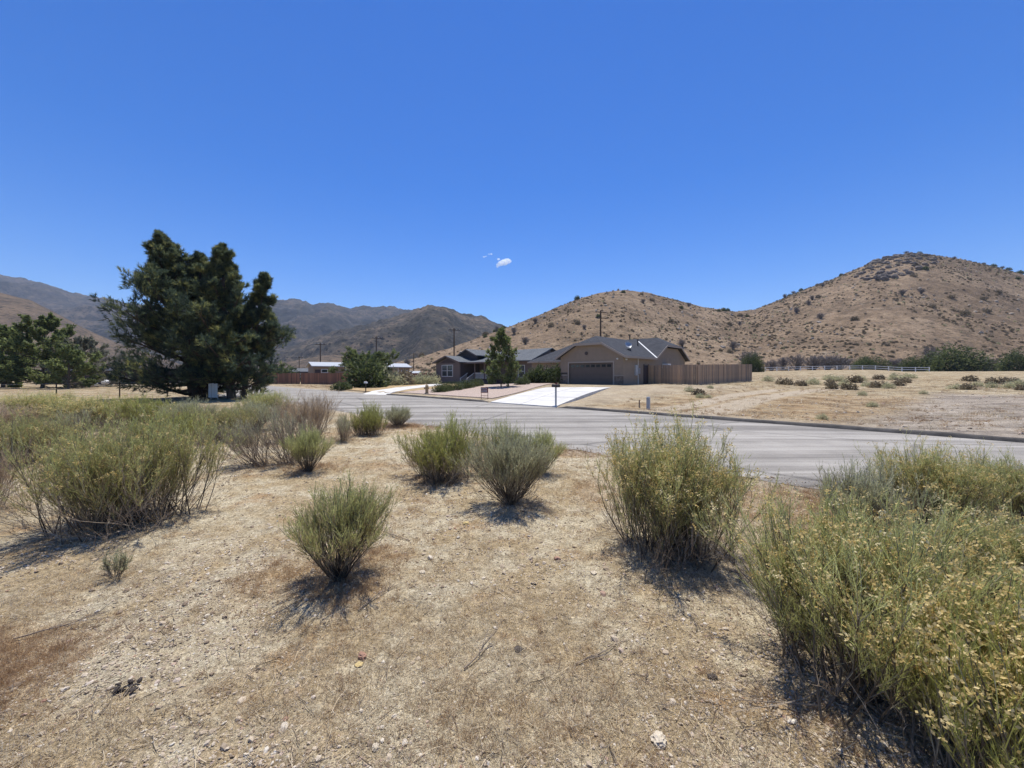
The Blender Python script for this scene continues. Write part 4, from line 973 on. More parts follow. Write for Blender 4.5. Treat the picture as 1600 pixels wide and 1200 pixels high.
# ------------------------------------------------------------------ mobile homes and sheds far left
def mobile_home(name, px0, px1, Z0, Z1, h, label, mat, roofm, depth=6):
    a = Vector(Zp(px0, Z0)); b = Vector(Zp(px1, Z1)); L = (b-a).length; ang = math.atan2(b.y-a.y, b.x-a.x)
    e = empty(name, (a.x, a.y, 0), ang); tag(e, label, 'mobile home')
    box('wall', 0, L, 0, depth, 0, h, M[mat], e)
    slab('roof', [(-.35, -.4, h+.02), (L+.35, -.4, h+.02), (L+.35, depth/2, h+.75), (-.35, depth/2, h+.75)], .14, M[roofm], e)
    slab('roof', [(L+.35, depth+.4, h+.02), (-.35, depth+.4, h+.02), (-.35, depth/2, h+.75), (L+.35, depth/2, h+.75)], .14, M[roofm], e)
    wall('gable', [(0.02, h), (depth-.02, h), (depth/2, h+.58)], 'y', .02, .15, M[mat], e)
    wall('gable', [(0.02, h), (depth-.02, h), (depth/2, h+.58)], 'y', L-.15, L-.02, M[mat], e)
    return e, L
m1, L1 = mobile_home('mobile_home', 490, 640, 64, 74, 3.0, 'long beige mobile home with a white metal roof, behind the umbrella-shaped tree', 'beige', 'whiteroof', 5)
window(m1, L1*.07, L1*.07+1.0, 0, 1.3, 2.5, 0); window(m1, L1*.7, L1*.7+1.4, 0, 1.3, 2.4, 1); window(m1, L1*.9, L1*.9+1.2, 0, 1.3, 2.4, 1)
boxes('downspout', [(L1*.3, L1*.3+.1, -.08, -.002, 0, 2.9), (L1*.86, L1*.86+.1, -.08, -.002, 0, 2.9)], M['white'], m1)
box('door', .2, 1.0, -.06, -.002, .3, 2.4, M['siding_dark'], m1)
m2, L2 = mobile_home('mobile_home', 446, 492, 82, 84, 2.2, 'low brown mobile home with a grey roof, left of the white-roofed one', 'siding', 'shingle2', 5)
window(m2, L2*.3, L2*.3+1.2, 0, .9, 1.9, 1); box('door', L2*.7, L2*.7+.9, -.05, -.002, .1, 2.0, M['siding_dark'], m2)
m3, L3 = mobile_home('shed', 634, 652, 84, 84, 1.6, 'small shed with a bright white roof behind the plank fence', 'siding', 'whiteroof', 3); m3['category'] = 'shed'
# low dark house under the left trees with a white pillar and a white round tank
m4, L4 = mobile_home('low_house', 60, 216, 62, 62, 2.2, 'low dark house under the trees behind the wire fence', 'siding_dark', 'shingle', 7); m4['category'] = 'house'
window(m4, L4*.75, L4*.75+1.4, 0, .9, 1.8, 1)
pl = empty('pillar', (px_z(148, 52), 52, -.1)); tag(pl, 'short white pillar on the left lot', 'pillar')
pmesh('shaft', [(-.32, -.2, 0), (.32, -.2, 0), (.32, .2, 0), (-.32, .2, 0), (-.16, -.14, 1.35), (.16, -.14, 1.35), (.16, .14, 1.35), (-.16, .14, 1.35)], BOXF, M['white'], pl)
box('cap', -.2, .2, -.18, .18, 1.352, 1.44, M['white'], pl); box('base', -.42, .42, -.3, .3, -.12, -.002, M['concrete'], pl)
tk = empty('tank', (px_z(166, 52), 52, -.1)); tag(tk, 'rounded white tank beside the short pillar', 'tank')
bm = bmesh.new(); bmesh.ops.create_uvsphere(bm, u_segments=18, v_segments=12, radius=.36)
for v in bm.verts: v.co.y *= 1.7; v.co.z += .62
me = bpy.data.meshes.new('vessel'); bm.to_mesh(me); bm.free(); link('vessel', me, M['white'], tk)
for y in (-.5, .5): box('leg', -.3, .3, y-.08, y+.08, -.1, .35, M['greypaint'], tk)
lwl = empty('low_wall', (px_z(160, 51), 51, -.1)); tag(lwl, 'low pale wall running under the left trees', 'wall')
for k in range(5): box('block', -3.2+k*1.5, -1.74+k*1.5, -.12, .12, -.1, .28, M['concrete'], lwl)

# corrugated panel by the pine trunk
cp = empty('ribbed_panel', (px_z(333, 24.6), 24.6, .02), -.3); tag(cp, 'pale upright ribbed metal panel leaning by the pine trunk', 'metal panel')
for k in range(5): box('rib', -.38+k*.155, -.38+k*.155+.11, -.03-.02*(k % 2), .03, .1, .98+.02*(k % 3), M['white'], cp)
boxes('frame', [(-.42, .42, .032, .07, .2, .28), (-.42, .42, .032, .07, .75, .83)], M['metal'], cp)
cyls('foot', [((-.3, .1, -.05), (-.3, .05, .25), .03, .03), ((.3, .1, -.05), (.3, .05, .25), .03, .03)], M['metal'], cp, 6)

# ------------------------------------------------------------------ utility poles
def upole(px, ytop, Z, label, arms=1, r=.16):
    x = px_z(px, Z); zt = zrow(ytop, Z)
    e = empty('utility_pole', (x, Z, 0), 0.35); tag(e, label, 'pole', 'utility poles')
    cyls('shaft', [((0, 0, -.5), (0, 0, zt), r, r*.7)], M['pole'], e, 10)
    for k in range(arms):
        z = zt-.35-k*1.1
        a = box('crossarm', -1.2, 1.2, -.16, -.06, z-.07, z+.07, M['pole'], e)
        for xx in (-1.1, -.45, .45, 1.1): cyls('insulator', [((xx, -.11, z+.072), (xx, -.11, z+.22), .05, .035)], M['greypaint'], a, 6)
    return e
upole(938.5, 485, 72, 'tall utility pole with crossarms rising behind the tan garage roof', 2, .19)
upole(709.5, 513, 80, 'dark utility pole behind the grey house', 1, .17)
upole(588, 526, 88, 'utility pole rising behind the umbrella-shaped tree', 1)
upole(500.5, 536, 92, 'utility pole behind the white-roofed mobile home', 1)
upole(646.5, 552, 95, 'short utility pole above the white-roofed shed', 0, .13)
upole(467.5, 557, 120, 'farthest small utility pole near the pine', 1, .13)

# ------------------------------------------------------------------ street-side things
def mailbox(px, t, label, matb, post, hh=1.12, sc_=1.0):
    u, Z = px_t(px, t); e = empty('mailbox', W(u, t, Hut(u, t)), RZ); tag(e, label, 'mailbox', 'mailboxes by the kerb')
    box('post', -.032, .032, -.032, .032, -.25, hh-.25, M[post], e)
    V = []; n = 8; w = .085; hb = .09
    prof = [(-w, 0), (w, 0), (w, hb)]+[(w*math.cos(PI*k/n), hb+w*.8*math.sin(PI*k/n)) for k in range(1, n)]+[(-w, hb)]
    m_ = len(prof); L = .2
    V = [(-L, a, hh-.248+z) for a, z in prof]+[(L, a, hh-.248+z) for a, z in prof]
    F = [tuple(range(m_)), tuple(range(2*m_-1, m_-1, -1))]+[(i, i+m_, (i+1) % m_+m_, (i+1) % m_) for i in range(m_)]
    b = pmesh('box', V, F, M[matb], e)
    box('flag', .05, .17, -.108, -.09, hh-.10, hh-.02, M['maroon'], b); return e
mailbox(868.5, 15.15, 'dark mailbox on a pale post at the right foot of the wide driveway', 'dark_box', 'greypaint', 1.2)
mailbox(571.5, 15.4, 'white mailbox on a dark post beside the far narrow driveway', 'white', 'pole', 1.0)
# fire hydrant
u, Z = px_t(667, 16.6); hy = empty('fire_hydrant', W(u, 16.6, Hut(u, 16.6)+.05), RZ); tag(hy, 'faded tan fire hydrant on the dead lawn by the street', 'hydrant')
cyls('barrel', [((0, 0, -.1), (0, 0, .05), .17, .17), ((0, 0, .05), (0, 0, .55), .12, .12)], M['hydrant'], hy, 12)
cyls('bonnet', [((0, 0, .552), (0, 0, .66), .15, .08), ((0, 0, .66), (0, 0, .73), .03, .03)], M['hydrant'], hy, 12)
for d_ in ((-1, 0), (1, 0), (0, -1)): cyls('outlet', [((d_[0]*.1, d_[1]*.1, .42), (d_[0]*.23, d_[1]*.23, .42), .065, .075)], M['hydrant'], hy, 8)
# lawn sign
u, Z = px_t(757, 15.9); sg = empty('lawn_sign', W(u, 15.9, Hut(u, 15.9)), -.15); tag(sg, 'small maroon lawn sign on thin legs beside the driveway', 'sign')
sp_ = box('panel', -.23, .23, -.015, .015, .38, .72, M['maroon'], sg)
for z in (.63, .54, .45): boxes('lettering', [(-.19+k*.075, -.19+k*.075+.05, -.019, -.0155, z-.018, z+.018) for k in range(5)], M['white'], sp_)
for x in (-.21, .21): box('leg', x-.015, x+.015, .016, .04, -.1, .70, M['wood_red'], sg)
box('crossbar', -.2, .2, .017, .038, .18, .21, M['wood_red'], sg)
# utility pedestal and stake
u, Z = px_t(1013, 16.1); up_ = empty('utility_pedestal', W(u, 16.1, Hut(u, 16.1)), RZ); tag(up_, 'grey utility pedestal standing in the dirt by the kerb', 'utility box')
box('body', -.06, .06, -.06, .06, -.1, .50, M['greypaint'], up_); pmesh('cap', [(-.068, -.068, .502), (.068, -.068, .502), (.068, .068, .502), (-.068, .068, .502), (-.045, -.045, .55), (.045, -.045, .55), (.045, .045, .55), (-.045, .045, .55)], BOXF, M['greypaint'], up_)
u, Z = px_t(999, 16.6); stk = pmesh('stake', [(-.03, -.012, -.1), (.03, -.012, -.1), (.03, .012, -.1), (-.03, .012, -.1), (-.028, -.012, .34), (.028, -.012, .38), (.028, .012, .38), (-.028, .012, .34)], BOXF, M['wood'], loc=W(u, 16.6, Hut(u, 16.6))); tag(stk, 'short wooden stake left of the grey utility pedestal', 'stake')

# ------------------------------------------------------------------ small shrubs: prototypes shared by many
def clump_mesh(seed, leaf, n=700, w=1.0, h=.8, ls=.09, lw=.05, twigs=40, flat=.35):
    rg = np.random.default_rng(seed); g = Geo()
    d = rvec(rg, n); d[:, 2] = np.abs(d[:, 2])
    lob = 1+.25*np.sin(3*np.arctan2(d[:, 1], d[:, 0])+seed)
    r = rg.uniform(.25, 1, n)**.45*lob
    P = d*r[:, None]*np.array([w/2, w/2, h*.9])+rg.normal(0, .03, (n, 3)); P[:, 2] = np.maximum(P[:, 2], .01)
    leaves(g, rg, P, d+rvec(rg, n)*.8, ls*rg.uniform(.6, 1.4, n), lw, np.clip(rg.normal(.5, .22, n), 0, 1), True)
    pos = grow(rg, np.zeros((twigs, 3)), d[:twigs]+np.array([0, 0, .2]), np.full(twigs, min(w, h)*.55), 4, .05, .12)
    tubes(g, rg, pos, .012*w, .004*w, 3, rg.uniform(0, .3, twigs))
    me = g.mesh('shrub'); me.materials.append(M[leaf]); return me
def twig_mesh(seed, n=26, h=1.0, w=1.0):
    rg = np.random.default_rng(seed); g = Geo()
    ph = rg.uniform(0, 2*PI, n); th = rg.uniform(0, .9, n)
    D = np.stack([np.sin(th)*np.cos(ph), np.sin(th)*np.sin(ph), np.cos(th)], -1)
    mp = grow(rg, rg.normal(0, .04, (n, 3))*np.array([1, 1, 0]), D, np.full(n, h*.6), 5, .05, .13)
    tubes(g, rg, mp, .022*h, .006*h, 3, rg.uniform(0, .5, n))
    p, tn, t = sample(rg, mp, 9, .25); tp = grow(rg, p, tn+rvec(rg, len(p))*.6, np.full(len(p), h*.3), 4, .06, .15); tubes(g, rg, tp, .009*h, .003*h, 2, rg.uniform(.2, .8, len(tp)))
    p, tn, t = sample(rg, tp, 5, .2); qp = grow(rg, p, tn+rvec(rg, len(p))*.6, np.full(len(p), h*.13), 3, .05, .15); tubes(g, rg, qp, .006*h, .002*h, 2, rg.uniform(.3, 1, len(qp)))
    me = g.mesh('bare_shrub'); me.materials.append(M['bare']); return me
PM = {'dot': [clump_mesh(100+k, 'shrubdot', 420, 1.0, .7, .16, .09) for k in range(4)],
      'green': [clump_mesh(110+k, 'tree_dark', 1500, 1.0, .75, .10, .06) for k in range(3)],
      'grey': [clump_mesh(120+k, 'leaf_grey', 700, 1.0, .7, .11, .05) for k in range(2)],
      'bare': [twig_mesh(130+k) for k in range(3)],
      'mound': [clump_mesh(150+k, 'tree_dark', 7000, 1.0, .85, .045, .03, 60) for k in range(2)],
      'hedge': [clump_mesh(140+k, 'tree_dark', 1600, 1.0, .9, .07, .05) for k in range(2)]}
def place(name, me, loc, s, label, cat, group=None, rz=0, zs=None):
    o = link(name, me); o.location = loc; o.scale = (s, s, zs or s); o.rotation_euler = (0, 0, rz); tag(o, label, cat, group); return o
rr = random.Random(8)
# hedge row along the gravel bed
for k, px in enumerate([686, 693, 700, 713, 724, 731, 741, 749, 812, 820]):
    t = [18.2, 18.8, 19.6, 20.6, 21.9, 22.6, 24.2, 25.4, 27.5, 28.2][k]; u, Z = px_t(px, t)
    lab = ['round dark hedge shrub nearest the street, first of the hedge row', 'second round hedge shrub from the street', 'third round hedge shrub from the street', 'fourth round hedge shrub from the street', 'fifth round hedge shrub from the street', 'sixth round hedge shrub from the street', 'hedge shrub left of the young tree, seventh of the row', 'hedge shrub just left of the young tree trunk, last of the row', 'low dark shrub just right of the young tree', 'low dark shrub between the young tree and the entry porch'][k]
    place('hedge_shrub', PM['hedge'][k % 2], W(u, t, Hut(u, t)), 1.15+rr.uniform(-.1, .15), lab, 'shrub', 'clipped hedge shrubs', rr.uniform(0, 6), .85)
# shrubs beside the entry porch
for k, (px, t, s, zs, lab) in enumerate([(833, 31.5, 2.1, 2.0, 'bushy green shrub by the wall left of the entry porch'), (846, 32.2, 2.2, 2.5, 'tall green shrub in front of the entry porch'), (869, 32.6, 1.6, 2.6, 'narrow green shrub against the left corner of the garage')]):
    u, Z = px_t(px, t); place('porch_shrub', PM['green'][k], W(u, t, Hut(u, t)), s, lab, 'shrub', 'shrubs by the porch', k, zs)
# dark evergreen masses and bare thickets along the white fence
HVf = HV.reshape(-1, 3)
def surf(x, y):
    """height of the ground or of the near hill, whichever is on top"""
    k = int(np.argmin((HVf[:, 0]-x)**2+(HVf[:, 1]-y)**2)); d = math.hypot(HVf[k, 0]-x, HVf[k, 1]-y)
    return max(Hxy(x, y), float(HVf[k, 2])) if d < 4 else Hxy(x, y)
def at_hill(px, Z, y): return (px_z(px, Z), Z, surf(px_z(px, Z), Z)-.1)
BG = 'shrubs along the foot of the hill'
for k, (px, Z, yb_, s, zs, kind, lab) in enumerate([
 (1176, 92, 575, 4.6, 5.2, 'mound', 'round dark shrub at the end of the plank fence'), (1357, 112, 575, 8.6, 4.8, 'mound', 'low wide dark evergreen shrub behind the middle of the white fence'),
 (1430, 104, 578, 6.6, 4.8, 'mound', 'dark evergreen shrub behind the right end of the white fence'), (1490, 97, 583, 12.0, 7.4, 'mound', 'largest dark evergreen shrub right of the white fence'),
 (1594, 100, 582, 8.5, 6.6, 'mound', 'dark evergreen shrub at the right edge'), (1245, 118, 571, 5.0, 6.2, 'bare', 'grey leafless bush behind the white fence, leftmost'), (1272, 118, 571, 6.0, 5.6, 'bare', 'grey leafless bush behind the white fence, second from left'),
 (1293, 117, 572, 6.5, 5.8, 'bare', 'grey leafless bush behind the white fence, third from left'), (1312, 116, 572, 6.5, 5.2, 'bare', 'grey leafless bush touching the left dark evergreen'), (1457, 112, 575, 5.5, 8.6, 'bare', 'grey leafless bush above the dark evergreens'), (1172, 96, 572, 5.0, 6.5, 'bare', 'grey leafless bush around the shrub at the fence end'), (1205, 122, 571, 5.0, 4.2, 'bare', 'grey leafless bush just right of the shrub at the fence end'), (1224, 124, 571, 4.4, 4.6, 'bare', 'thin grey leafless bush halfway along the left part of the white fence'), (1400, 112, 574, 4.6, 4.4, 'bare', 'grey leafless bush in the gap between the dark evergreens'), (1550, 108, 577, 5.0, 4.8, 'bare', 'grey leafless bush left of the evergreen at the right edge')]):
    place('evergreen_shrub' if kind == 'mound' else 'leafless_bush', PM[kind][k % len(PM[kind])], at_hill(px, Z, yb_), s, lab, 'shrub', BG, k*1.1, zs)
# low sage in the field at right
SG = 'low sage bushes in the field below the white fence'
sage = [(1200, 590), (1226, 595), (1252, 597), (1270, 595), (1296, 588), (1298, 596), (1300, 602), (1312, 590), (1318, 597), (1326, 603), (1336, 592), (1343, 589), (1355, 598), (1371, 600), (1374, 587), (1388, 601), (1398, 588), (1404, 597), (1412, 592), (1420, 585), (1494, 602), (1515, 590), (1512, 603), (1527, 598), (1549, 600), (1553, 594), (1575, 591), (1577, 601), (1590, 598), (1596, 604)]
for k, (px, y) in enumerate(sage):
    x, Z = gpt(px, y+6); kind = ('grey', 'dot', 'dot', 'grey')[k % 4]
    place('sage_bush', PM[kind][k % 2], (x, Z, Hxy(x, Z)), rr.uniform(.022, .034)*Z, 'low sage bush in the field between the street and the white fence', 'bush', SG, rr.uniform(0, 6), rr.uniform(.018, .028)*Z)
WD = [(1348, 618, 'grey', .9, 'small pale green weed clump where the orange grass meets the grey earth'), (1363, 636, 'grey', .75, 'small round green weed in the disked field'), (1285, 655, 'grey', .6, 'low green weed close to the kerb'), (1443, 616, 'grey', .8, 'faint green weed in the middle of the disked field'), (1077, 612, 'grey', 1.2, 'green weed left of the reddish weed beside the plank fence'), (1092, 617, 'dot', 1.3, 'reddish brown weed below the plank fence'), (1094, 622, 'grey', .9, 'green weed just below the reddish weed'), (1110, 607, 'grey', .9, 'small green weed at the foot of the plank fence'), (1107, 622, 'grey', .7, 'small green weed right of the reddish weed')]
for k, (px, y, kind, s, lab) in enumerate(WD):
    x, Z = gpt(px, y); s *= .55; place('weed', PM[kind][k % 2], (x, Z, Hxy(x, Z)), s, lab, 'weed', 'weeds across the street', k, s*.8)
# pale shrubs near the far fence and the umbrella tree
for k, (px, Z, s, zs, kind, lab) in enumerate([(604, 50, 3.2, 3.6, 'grey', 'olive shrub right of the umbrella-shaped tree'), (628, 52, 3.0, 3.0, 'dot', 'brownish shrub in front of the mobile home'), (618, 50, 2.4, 1.9, 'grey', 'low pale green shrub between two taller ones'), (648, 54, 2.6, 1.8, 'grey', 'pale round shrub before the brown plank fence'), (660, 54, 2.4, 2.3, 'grey', 'pale round shrub nearest the grey house'), (677, 55, 2.0, 2.2, 'grey', 'small pale shrub at the corner of the grey house'), (535, 38, 1.8, 1.0, 'green', 'low green clump left of the white mailbox'), (437, 80, 7, 4.4, 'green', 'green shrub behind the reddish fence'), (575, 44, 4.4, 4.6, 'green', 'dense dark shrub under the umbrella-shaped tree')]):
    x = px_z(px, Z); place('yard_shrub', PM[kind][k % 2], (x, Z, Hxy(x, Z)), s, lab, 'shrub', 'yard shrubs left of the grey house', k, zs)

# ------------------------------------------------------------------ scatter with geometry nodes
def scatter(name, protos, P, rot, scl, idxs, label, cat):
    col = bpy.data.collections.new(name+'_pieces')
    for k, me in enumerate(protos):
        o = bpy.data.objects.new('%s_piece_%02d' % (name, k), me); col.objects.link(o)
    me = bpy.data.meshes.new(name); me.vertices.add(len(P)); me.vertices.foreach_set('co', np.ascontiguousarray(P, np.float32).ravel())
    a = me.attributes.new('rot', 'FLOAT_VECTOR', 'POINT'); a.data.foreach_set('vector', np.ascontiguousarray(rot, np.float32).ravel())
    a = me.attributes.new('scl', 'FLOAT', 'POINT'); a.data.foreach_set('value', np.ascontiguousarray(scl, np.float32))
    a = me.attributes.new('pick', 'INT', 'POINT'); a.data.foreach_set('value', np.ascontiguousarray(idxs, np.int32))
    o = link(name, me); tag(o, label, cat, kind='stuff')
    ng = bpy.data.node_groups.new(name, 'GeometryNodeTree')
    ng.interface.new_socket('Geometry', in_out='INPUT', socket_type='NodeSocketGeometry'); ng.interface.new_socket('Geometry', in_out='OUTPUT', socket_type='NodeSocketGeometry')
    gi = ng.nodes.new('NodeGroupInput'); go = ng.nodes.new('NodeGroupOutput')
    ci = ng.nodes.new('GeometryNodeCollectionInfo'); ci.inputs[0].default_value = col; ci.inputs[1].default_value = True; ci.inputs[2].default_value = True
    ip = ng.nodes.new('GeometryNodeInstanceOnPoints'); ip.inputs['Pick Instance'].default_value = True
    def na(nm, ty):
        n = ng.nodes.new('GeometryNodeInputNamedAttribute'); n.data_type = ty; n.inputs[0].default_value = nm; return n.outputs[0]
    ng.links.new(gi.outputs[0], ip.inputs['Points']); ng.links.new(ci.outputs[0], ip.inputs['Instance'])
    ng.links.new(na('pick', 'INT'), ip.inputs['Instance Index']); ng.links.new(na('rot', 'FLOAT_VECTOR'), ip.inputs['Rotation']); ng.links.new(na('scl', 'FLOAT'), ip.inputs['Scale'])
    ng.links.new(ip.outputs[0], go.inputs[0])
    md = o.modifiers.new('scatter', 'NODES'); md.node_group = ng
    return o
rg = np.random.default_rng(77)
def grass_clump(seed, mat, n=16, h=.07, w=.004, sp=.03, lay=.6):
    r = np.random.default_rng(seed); g = Geo()
    P = np.stack([r.normal(0, sp, n), r.normal(0, sp, n), np.full(n, -.004)], -1)
    D = np.stack([r.normal(0, lay, n), r.normal(0, lay, n), np.abs(r.normal(.7, .3, n))+.15], -1)
    pos = grow(r, P, D, h*r.uniform(.5, 1.3, n), 4, -.15, .22)
    tubes(g, r, pos, w*.5, w*.12, 2, np.clip(r.normal(.5, .25, n), 0, 1))
    me = g.mesh('tuft'); me.materials.append(M[mat]); return me
def pebble_mesh(seed, mat='pebble', sub=1):
    bm = bmesh.new(); bmesh.ops.create_icosphere(bm, subdivisions=sub, radius=1); r = random.Random(seed)
    sx, sy, sz = r.uniform(.8, 1.2), r.uniform(.6, 1), r.uniform(.4, .7)
    for v in bm.verts:
        k = 1+r.uniform(-.2, .2); v.co = Vector((v.co.x*sx*k, v.co.y*sy*k, v.co.z*sz*k))
    me = bpy.data.meshes.new('pebble'); bm.to_mesh(me); bm.free(); me.materials.append(M[mat]); return me
def stick_mesh(seed, mat, L=.12, r_=.0018):
    r = np.random.default_rng(seed); g = Geo()
    pos = grow(r, np.zeros((1, 3)), np.array([[1, 0, .03]]), np.array([L]), 5, 0, .22); pos[..., 2] = np.abs(pos[..., 2])*.4+.003
    tubes(g, r, pos, r_, r_*.5, 3, .5)
    me = g.mesh('stick'); me.materials.append(M[mat]); return me
def near_points(n, zmin, zmax, pw=1.0):
    """random spots of the near lot, denser close by"""
    Z = zmin*(zmax/zmin)**(rg.uniform(0, 1, n)**pw); a = rg.uniform(-1.5, 1.5, n)
    x = a*Z; u, t = ut(x, Z); ok = (t < ROAD0-.05) & (t > -40)
    return x[ok], Z[ok]
x, y = near_points(62000, 1.35, 16)
dn = fbm(x*.9, y*.9, 4, 61)+.6*(fbm(x*.25, y*.25, 3, 66)-.5)
rustp = np.clip((fbm(x*.6, y*.6, 4, 71)-.45)*4, 0, 1)
keep = rg.uniform(0, 1, len(x)) < np.maximum(np.clip((dn-.46)*4.2, .03, 1)*.6, rustp); x, y, dn = x[keep], y[keep], dn[keep]
roots = [o for o in C.objects if o.name.split('.')[0] in ('rabbitbrush', 'dry_bush') and o.type == 'EMPTY']
sx = np.concatenate([o.location.x+rg.normal(0, .30*o.scale[0]*(1.4 if o.location.y > 6 else 1), 260) for o in roots]); sy = np.concatenate([o.location.y+rg.normal(0, .26*o.scale[0], 260) for o in roots])
su, st_ = ut(sx, sy); ok = st_ < ROAD0-.1
x = np.concatenate([x, sx[ok]]); y = np.concatenate([y, sy[ok]]); dn = np.concatenate([dn, np.full(int(ok.sum()), .6)])
u, t = ut(x, y); z = H(u, t)
edge = sstep(5.0, 6.4, t)
rustp = np.clip((fbm(x*.6, y*.6, 4, 71)-.45)*4, 0, 1)
pick = np.where(rg.uniform(0, 1, len(x)) < rustp*.85+.05, rg.integers(4, 7, len(x)), rg.integers(0, 4, len(x)))
protos = [grass_clump(200+k, 'grass', 16, .055, .0035, .035, .75) for k in range(4)]+[grass_clump(210+k, 'grass_rust', 30, .062, .0026, .026, .42) for k in range(3)]
scatter('dry_grass', protos, np.stack([x, y, z], -1), np.stack([rg.normal(0, .15, len(x)), rg.normal(0, .15, len(x)), rg.uniform(0, 6.28, len(x))], -1), rg.uniform(.4, 1.05, len(x))*(1+.35*edge)*np.clip(.75+y*.05, .8, 1.5), pick, 'short dry straw and rust coloured grass on the open lot', 'grass')
x, y = near_points(130000, 1.3, 12, 1.25); keep = rg.uniform(0, 1, len(x)) < np.clip((.72-fbm(x*.9, y*.9, 4, 61))*3, .1, 1); x, y = x[keep], y[keep]; u, t = ut(x, y)
s_ = .0046*np.exp(rg.normal(0, .5, len(x)))*np.clip(.7+.12*y, .8, 1.6)
scatter('pebbles', [pebble_mesh(k) for k in range(6)], np.stack([x, y, H(u, t)+s_*.15], -1), rg.uniform(0, 6.28, (len(x), 3))*np.array([.1, .1, 1]), s_, rg.integers(0, 6, len(x)), 'coarse sand and small pale pebbles on the open lot', 'gravel')
n = 5200; uu = rg.uniform(-26, 6, n); tt = ROAD0+.05+np.abs(rg.normal(0, .28, n))
s2 = .006*np.exp(rg.normal(0, .5, n))
scatter('edge_gravel', [pebble_mesh(40+k) for k in range(4)], np.stack([UX*uu+NX*tt, UY*uu+NY*tt, .004+.03*(tt-ROAD0)/1.2], -1), rg.uniform(0, 6.28, (n, 3))*np.array([.1, .1, 1]), s2, rg.integers(0, 4, n), 'loose gravel spilled along the near edge of the street', 'gravel')
n = 9000; uu = rg.uniform(-4, 30, n); tt = 15.8+34*rg.uniform(0, 1, n)**1.6
s2 = .022*np.exp(rg.normal(0, .55, n))
scatter('earth_clods', [pebble_mesh(50+k) for k in range(4)], np.stack([UX*uu+NX*tt, UY*uu+NY*tt, H(uu, tt)], -1), rg.uniform(0, 6.28, (n, 3))*np.array([.1, .1, 1]), s2, rg.integers(0, 4, n), 'clods and stones in the disked field across the street', 'clods')
x, y = near_points(5200, 1.3, 10); u, t = ut(x, y)
scatter('plant_litter', [stick_mesh(300+k, 'straw', .09, .0013) for k in range(5)]+[stick_mesh(310+k, 'litter', .07, .0016) for k in range(3)], np.stack([x, y, H(u, t)+.004], -1), np.stack([rg.normal(0, .1, len(x)), rg.normal(0, .1, len(x)), rg.uniform(0, 6.28, len(x))], -1), rg.uniform(.4, 1.5, len(x)), rg.integers(0, 8, len(x)), 'fallen straw and twig litter on the open lot', 'litter')
# tufts beyond the street
n = 17000; uu = rg.uniform(-60, 40, n); tt = 15.6+60*rg.uniform(0, 1, n)**1.4
ok = ~((uu > -36) & (uu < -16.5) & (tt > 15) & (tt < 48)) & ~((uu > -54) & (uu < -34) & (tt > 33)) & ~((uu > -22) & (uu < -10.5) & (tt < 34)) & (rg.uniform(0, 1, n) < np.clip((fbm(uu*.2, tt*.2, 3, 81)-.3)*3, .1, 1))
uu, tt = uu[ok], tt[ok]
scatter('field_grass', [grass_clump(220+k, ('grass', 'grass_rust')[k % 2], 22, .13, .010, .08, .6) for k in range(4)], np.stack([UX*uu+NX*tt, UY*uu+NY*tt, H(uu, tt)], -1), np.stack([uu*0, uu*0, rg.uniform(0, 6.28, len(uu))], -1), rg.uniform(.5, 1.3, len(uu)), rg.integers(0, 4, len(uu)), 'sparse dry tufts in the lots across the street', 'grass')
# hillside cover
def hill_points(V, K, n, kmin=.0, kmax=1.0, seed=0):
    r = np.random.default_rng(seed); R_, C_ = V.shape[:2]
    rows = np.where((K[:, 0] >= kmin) & (K[:, 0] <= kmax))[0]
    Yc = V[:, :, 1]
    i = r.integers(rows[0], rows[-1], n*3); j = r.integers(0, C_-1, n*3)
    # even spread over the slope: accept by cell area
    area = np.linalg.norm(np.cross(V[i, j+1]-V[i, j], V[i+1, j]-V[i, j]), axis=1); keep = r.uniform(0, 1, len(i)) < area/np.percentile(area, 98)
    i, j = i[keep][:n], j[keep][:n]; a = r.uniform(0, 1, (len(i), 1)); b = r.uniform(0, 1, (len(i), 1))
    return (V[i, j]*(1-a)+V[i, j+1]*a)*(1-b)+(V[i+1, j]*(1-a)+V[i+1, j+1]*a)*b
P = hill_points(HV, HK, 34000, 0, 1.02, 5); n = len(P)
dens = fbm(P[:, 0]*.03, P[:, 1]*.03, 3, 91); P = P[rg.uniform(0, 1, n) < np.clip((dens-.36)*3.6, .08, 1)]; n = len(P)
scatter('hillside_brush', PM['dot']+[PM['grey'][0]], P-np.array([0, 0, .1]), np.stack([np.zeros(n), np.zeros(n), rg.uniform(0, 6.28, n)], -1), .28+.95*rg.uniform(0, 1, n)**3.2, np.where(rg.uniform(0, 1, n) < .88, rg.integers(0, 4, n), 4), 'low brown brush covering the near hill', 'brush')
P = hill_points(HV, HK, 2600, .25, 1.0, 6); n = len(P); rk = fbm(P[:, 0]*.035, P[:, 1]*.035, 4, 95)
P = P[rk > .47]; n = len(P)
rocks = [pebble_mesh(400+k, 'rock_hill', 2) for k in range(5)]
scatter('hill_rocks', rocks, P, rg.uniform(0, 6.28, (n, 3)), .22+.9*rg.uniform(0, 1, n)**3.5, rg.integers(0, 5, n), 'pale rocks and outcrops scattered on the near hill', 'rocks')
pxs = 800+FPX*HV[..., 0]/HV[..., 1]; rows_ = HOR-(HV[..., 2]-EYE)*FPX/HV[..., 1]
sel = (HK <= 1.0) & (((pxs-1400)/62)**2+((rows_-(418+(1400-pxs)*.22))/17)**2 < 1+.9*(fbm(HV[..., 0]*.05, HV[..., 1]*.05, 3, 17)-.5))
Pc = HV[sel]; Pc = Pc[rg.permutation(len(Pc))[:240]]; n = len(Pc)
